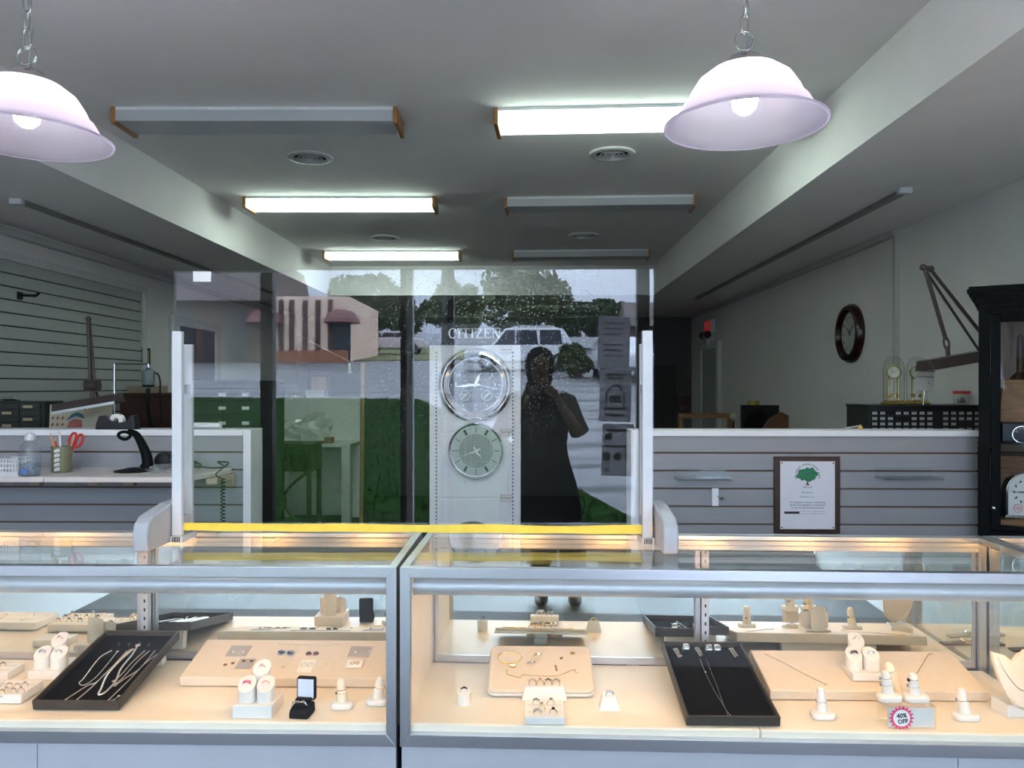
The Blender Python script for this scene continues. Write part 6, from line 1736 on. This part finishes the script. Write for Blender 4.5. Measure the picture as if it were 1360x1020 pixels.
# notices on the window glass
sheet_m = milk_mat('printed paper sheet', (.62, .60, .63), .6)
bar_m = M('faded print', (.10, .095, .11), .7)
dP = 4.62 - (YF - .07)
for i, (xa, xb, ya, yb2, lb) in enumerate(((794, 836, 420, 489, 'upper window notice with two blocks of text lines'), (796, 838, 491, 560, 'middle window notice with a house shaped mark'), (799, 841, 563, 632, 'lower window notice with three round pictures'))):
    a = ob(xa, ya, dP); b = ob(xb, yb2, dP); w, h = (b.x - a.x) / 2, (a.z - b.z) / 2
    t = thing('window_notice', lb, 'notice', ((a.x + b.x) / 2, YF - .074, (a.z + b.z) / 2), (0, R(1.5), 0), 'paper notices on the window')
    part('sheet', MB().box(-w, w, 0, .0015, -h, h), sheet_m, t)
    mk = MB()
    if i == 0:
        for q in range(7):
            if q != 3: mk.box(-w * .7, w * (.7 - .12 * (q % 3)), .0016, .0022, h * .75 - q * .045 - .012, h * .75 - q * .045)
    if i == 1:
        mk.box(-w * .65, w * .65, .0016, .0022, h * .76, h * .84).box(-w * .5, w * .5, .0016, .0022, h * .62, h * .70).box(-w * .6, w * .6, .0016, .0022, -h * .8, -h * .7)
        mk.add([(x, .002, z) for x, z in []], []) 
        mk.tube([(.055 * cos(a_), .002, .03 + .055 * sin(a_)) for a_ in [pi * q / 12 for q in range(13)]], .008, 6).box(-.08, -.065, .0016, .0022, -.10, .03).box(.065, .08, .0016, .0022, -.10, .03).box(-.05, .05, .0016, .0022, -.06, .0).box(-.09, .09, .0016, .0022, -.12, -.10)
    if i == 2:
        mk.box(-w * .7, w * .7, .0016, .0022, h * .70, h * .80).box(-w * .8, w * .8, .0016, .0022, h * .10, h * .18).box(-w * .8, -w * .5, .0016, .0022, -h * .85, -h * .7)
        for x in (-.09, 0, .09): mk.lathe([(0, .0016), (.034, .0016), (.034, .0022), (0, .0022)], (x, 0, -h * .25), 20, 'y')
        mk.lathe([(0, .0016), (.03, .0016), (.03, .0022), (0, .0022)], (-.08, 0, h * .5), 20, 'y')
    part('print', mk, bar_m, t)

# ------------------------------------------------------------------ the photographer, seen only mirrored
skin_m = M('skin', (.42, .25, .18), .55, var=.05)
PX_, PY_ = .085, -.43
t = thing('person', 'person in dark clothes holding a phone up with both hands', 'person', (PX_, PY_, 0))
vs, es, rr = [], [], []


def V(x, y, z, r, pa=None):
    vs.append((x, y, z)); rr.append(r if isinstance(r, tuple) else (r, r))
    if pa is not None: es.append((pa, len(vs) - 1))
    return len(vs) - 1


roots = [0]
pel = V(0, 0, .93, (.155, .12)); wa = V(0, 0, 1.10, (.125, .095), pel); ch = V(0, -.01, 1.28, (.145, .105), wa); nb = V(0, -.01, 1.43, (.075, .065), ch)
nk = V(0, .005, 1.50, .052, nb); jaw = V(0, .022, 1.565, (.062, .070), nk); hd1 = V(0, .012, 1.64, (.074, .092), jaw); hd2 = V(0, .0, 1.70, (.070, .085), hd1); V(0, -.005, 1.735, (.040, .05), hd2)
for sx in (-1, 1):
    sh = V(sx * .165, -.01, 1.405, .056, ch); el = V(sx * .255, .14, 1.19, .042, sh)
    wr = V(sx * .105, .325, 1.415, .027, el); pm_ = V(sx * .085, .350, 1.455, (.036, .018), wr); V(sx * .078, .362, 1.488, (.034, .014), pm_)
    hp = V(sx * .095, 0, .86, .098, pel); kn = V(sx * .10, .02, .48, .060, hp); an = V(sx * .105, -.01, .10, .042, kn); V(sx * .12, .13, .045, .036, an)
    for k in range(4):
        base = (sx * (.070 + .0), .366, 1.476 + .012 * k - .018)
        roots.append(len(vs)); f0 = V(*base, .0085)
        f1 = V(base[0] - sx * .004, .396, base[2] + .002, .008, f0); f2 = V(base[0] - sx * .028, .404, base[2] + .002, .0075, f1); V(base[0] - sx * (.046 + .006 * (k % 2)), .400, base[2], .0065, f2)
    roots.append(len(vs)); t0 = V(sx * .088, .352, 1.440, .010, None); t1 = V(sx * .066, .375, 1.447, .009, t0); V(sx * .040, .382, 1.456, .0075, t1)
me = bpy.data.meshes.new('body'); me.from_pydata(vs, es, []); me.materials.append(skin_m)
bo = link(bpy.data.objects.new('body', me), t)
sk = bo.modifiers.new('skin', 'SKIN'); sk.use_smooth_shade = True
for i, r_ in enumerate(rr):
    me.skin_vertices[0].data[i].radius = r_; me.skin_vertices[0].data[i].use_root = i in roots
ss = bo.modifiers.new('sub', 'SUBSURF'); ss.levels = 1; ss.render_levels = 2


def rings(rows, n=28):
    b = MB(); v = []; f = []
    for z, rx, ry, cx_, cy_ in rows:
        for q in range(n): v.append((cx_ + rx * cos(2 * pi * q / n), cy_ + ry * sin(2 * pi * q / n), z))
    for j in range(len(rows) - 1):
        for q in range(n): f.append((j * n + q, j * n + (q + 1) % n, (j + 1) * n + (q + 1) % n, (j + 1) * n + q))
    return b.add(v, f)


dress_m = M('black cloth', (.006, .006, .009), .9, var=.3, scale=60, spec=0)
shirt_m = M('olive grey cloth', (.13, .12, .10), .85, var=.15, scale=60)
part('tunic', rings([(.62, .275, .20, .0, .0), (.70, .270, .195, 0, 0), (.88, .235, .17, 0, 0), (1.02, .190, .14, 0, 0), (1.12, .175, .125, 0, 0), (1.26, .195, .135, 0, -.01), (1.36, .190, .125, 0, -.01), (1.42, .13, .10, 0, -.01), (1.455, .075, .075, 0, 0)]), dress_m, t, True)
for sx in (-1, 1):
    part('trouser_leg', MB().tube([(sx * .095, 0, .90), (sx * .10, .01, .48), (sx * .105, -.01, .07)], [.125, .095, .085], 20), dress_m, t, True)
    part('sleeve', MB().tube([(sx * .13, -.01, 1.40), (sx * .175, .0, 1.39), (sx * .225, .09, 1.265), (sx * .252, .13, 1.205)], [.075, .072, .064, .062], 18), shirt_m, t, True)
    part('shoe', MB().ball((sx * .115, .06, .04), .05, 16, 10, (.95, 2.4, .8)), black_m, t, True)
    part('ear', MB().ball((sx * .078, .0, 1.62), .022, 10, 8, (.4, .7, 1.3)), skin_m, t, True)
    part('eye', MB().ball((sx * .03, .088, 1.637), .012, 10, 8), M('eye', (.12, .09, .07), .2), t, True)
part('nose', MB().tube([(0, .088, 1.64), (0, .106, 1.605), (0, .092, 1.597)], [.008, .014, .010], 10), skin_m, t, True)
part('mouth', MB().ball((0, .086, 1.568), .012, 10, 8, (2.0, .6, .45)), M('lips', (.35, .12, .1), .4), t, True)
hr = MB().ball((0, -.022, 1.655), .108, 24, 16, (.92, 1.05, 1.0))
for i, v in enumerate(hr.v):
    if v.y > .05 and v.z < 1.69: hr.v[i] = Vector((v.x * .9, .04, v.z))
    elif v.z < 1.62: hr.v[i] = Vector((v.x * 1.05, v.y, 1.62 - (1.62 - v.z) * 2.6))
part('hair', hr, M('dark brown hair', (.02, .013, .010), .6, var=.3, scale=40), t, True)
t = thing('smartphone', 'black smartphone held level in front of the photographer', 'phone', (PX_ - .02, -.035, 1.487))
part('body', MB().prism(rrect(-.074, .074, -.036, .036, .009), -.004, .004, 'y'), black_m, t, bevel=.001)
part('camera_bump', MB().prism(rrect(-.071, -.046, .010, .034, .006), .0041, .006, 'y'), blackg_m, t)
part('screen', MB().prism(rrect(-.071, .071, -.033, .033, .007), -.0046, -.0042, 'y'), M('phone screen', (.02, .02, .025), .1, emit=(.5, .5, .55), estr=.4), t)

# ------------------------------------------------------------------ light
w = bpy.data.worlds.new('overcast sky'); SC.world = w; w.use_nodes = True
nt = w.node_tree; bg = nt.nodes['Background']
tc = nt.nodes.new('ShaderNodeTexCoord'); sp_ = nt.nodes.new('ShaderNodeSeparateXYZ'); nt.links.new(tc.outputs['Generated'], sp_.inputs[0])
mr = nt.nodes.new('ShaderNodeMapRange'); mr.inputs['From Min'].default_value = 0.0; mr.inputs['From Max'].default_value = .6
nt.links.new(sp_.outputs['Z'], mr.inputs['Value'])
nz = nt.nodes.new('ShaderNodeTexNoise'); nz.inputs['Scale'].default_value = 3.0; nz.inputs['Detail'].default_value = 4
nt.links.new(tc.outputs['Generated'], nz.inputs['Vector'])
ad = nt.nodes.new('ShaderNodeMath'); ad.operation = 'MULTIPLY_ADD'; ad.inputs[1].default_value = .35; ad.inputs[2].default_value = -.17
nt.links.new(nz.outputs['Fac'], ad.inputs[0])
a2 = nt.nodes.new('ShaderNodeMath'); a2.operation = 'ADD'; nt.links.new(mr.outputs['Result'], a2.inputs[0]); nt.links.new(ad.outputs[0], a2.inputs[1])
rp = nt.nodes.new('ShaderNodeValToRGB'); rp.color_ramp.elements[0].color = (.17, .205, .30, 1); rp.color_ramp.elements[1].color = (.82, .95, 1.22, 1)
nt.links.new(a2.outputs[0], rp.inputs['Fac']); nt.links.new(rp.outputs['Color'], bg.inputs['Color'])
bg.inputs['Strength'].default_value = 7.0
pl_ = bpy.data.lights.new('window_daylight_portal', 'AREA'); pl_.shape = 'RECTANGLE'; pl_.size = XR - XL; pl_.size_y = 2.5; pl_.cycles.is_portal = True
po = bpy.data.objects.new('window_daylight_portal', pl_); link(po, None, ((XL + XR) / 2, YF + .02, 1.35), (pi / 2, 0, 0))

SC.view_settings.view_transform = 'Standard'; SC.view_settings.look = 'None'; SC.view_settings.gamma = 1.0; SC.view_settings.use_curve_mapping = False
SC.view_settings.exposure = 1.35
cy = SC.cycles
cy.use_denoising = True
try: cy.denoiser = 'OPENIMAGEDENOISE'
except Exception: pass
cy.max_bounces = 9; cy.diffuse_bounces = 4; cy.glossy_bounces = 6; cy.transparent_max_bounces = 40; cy.transmission_bounces = 6
cy.sample_clamp_indirect = 6.0; cy.caustics_reflective = True; cy.caustics_refractive = False
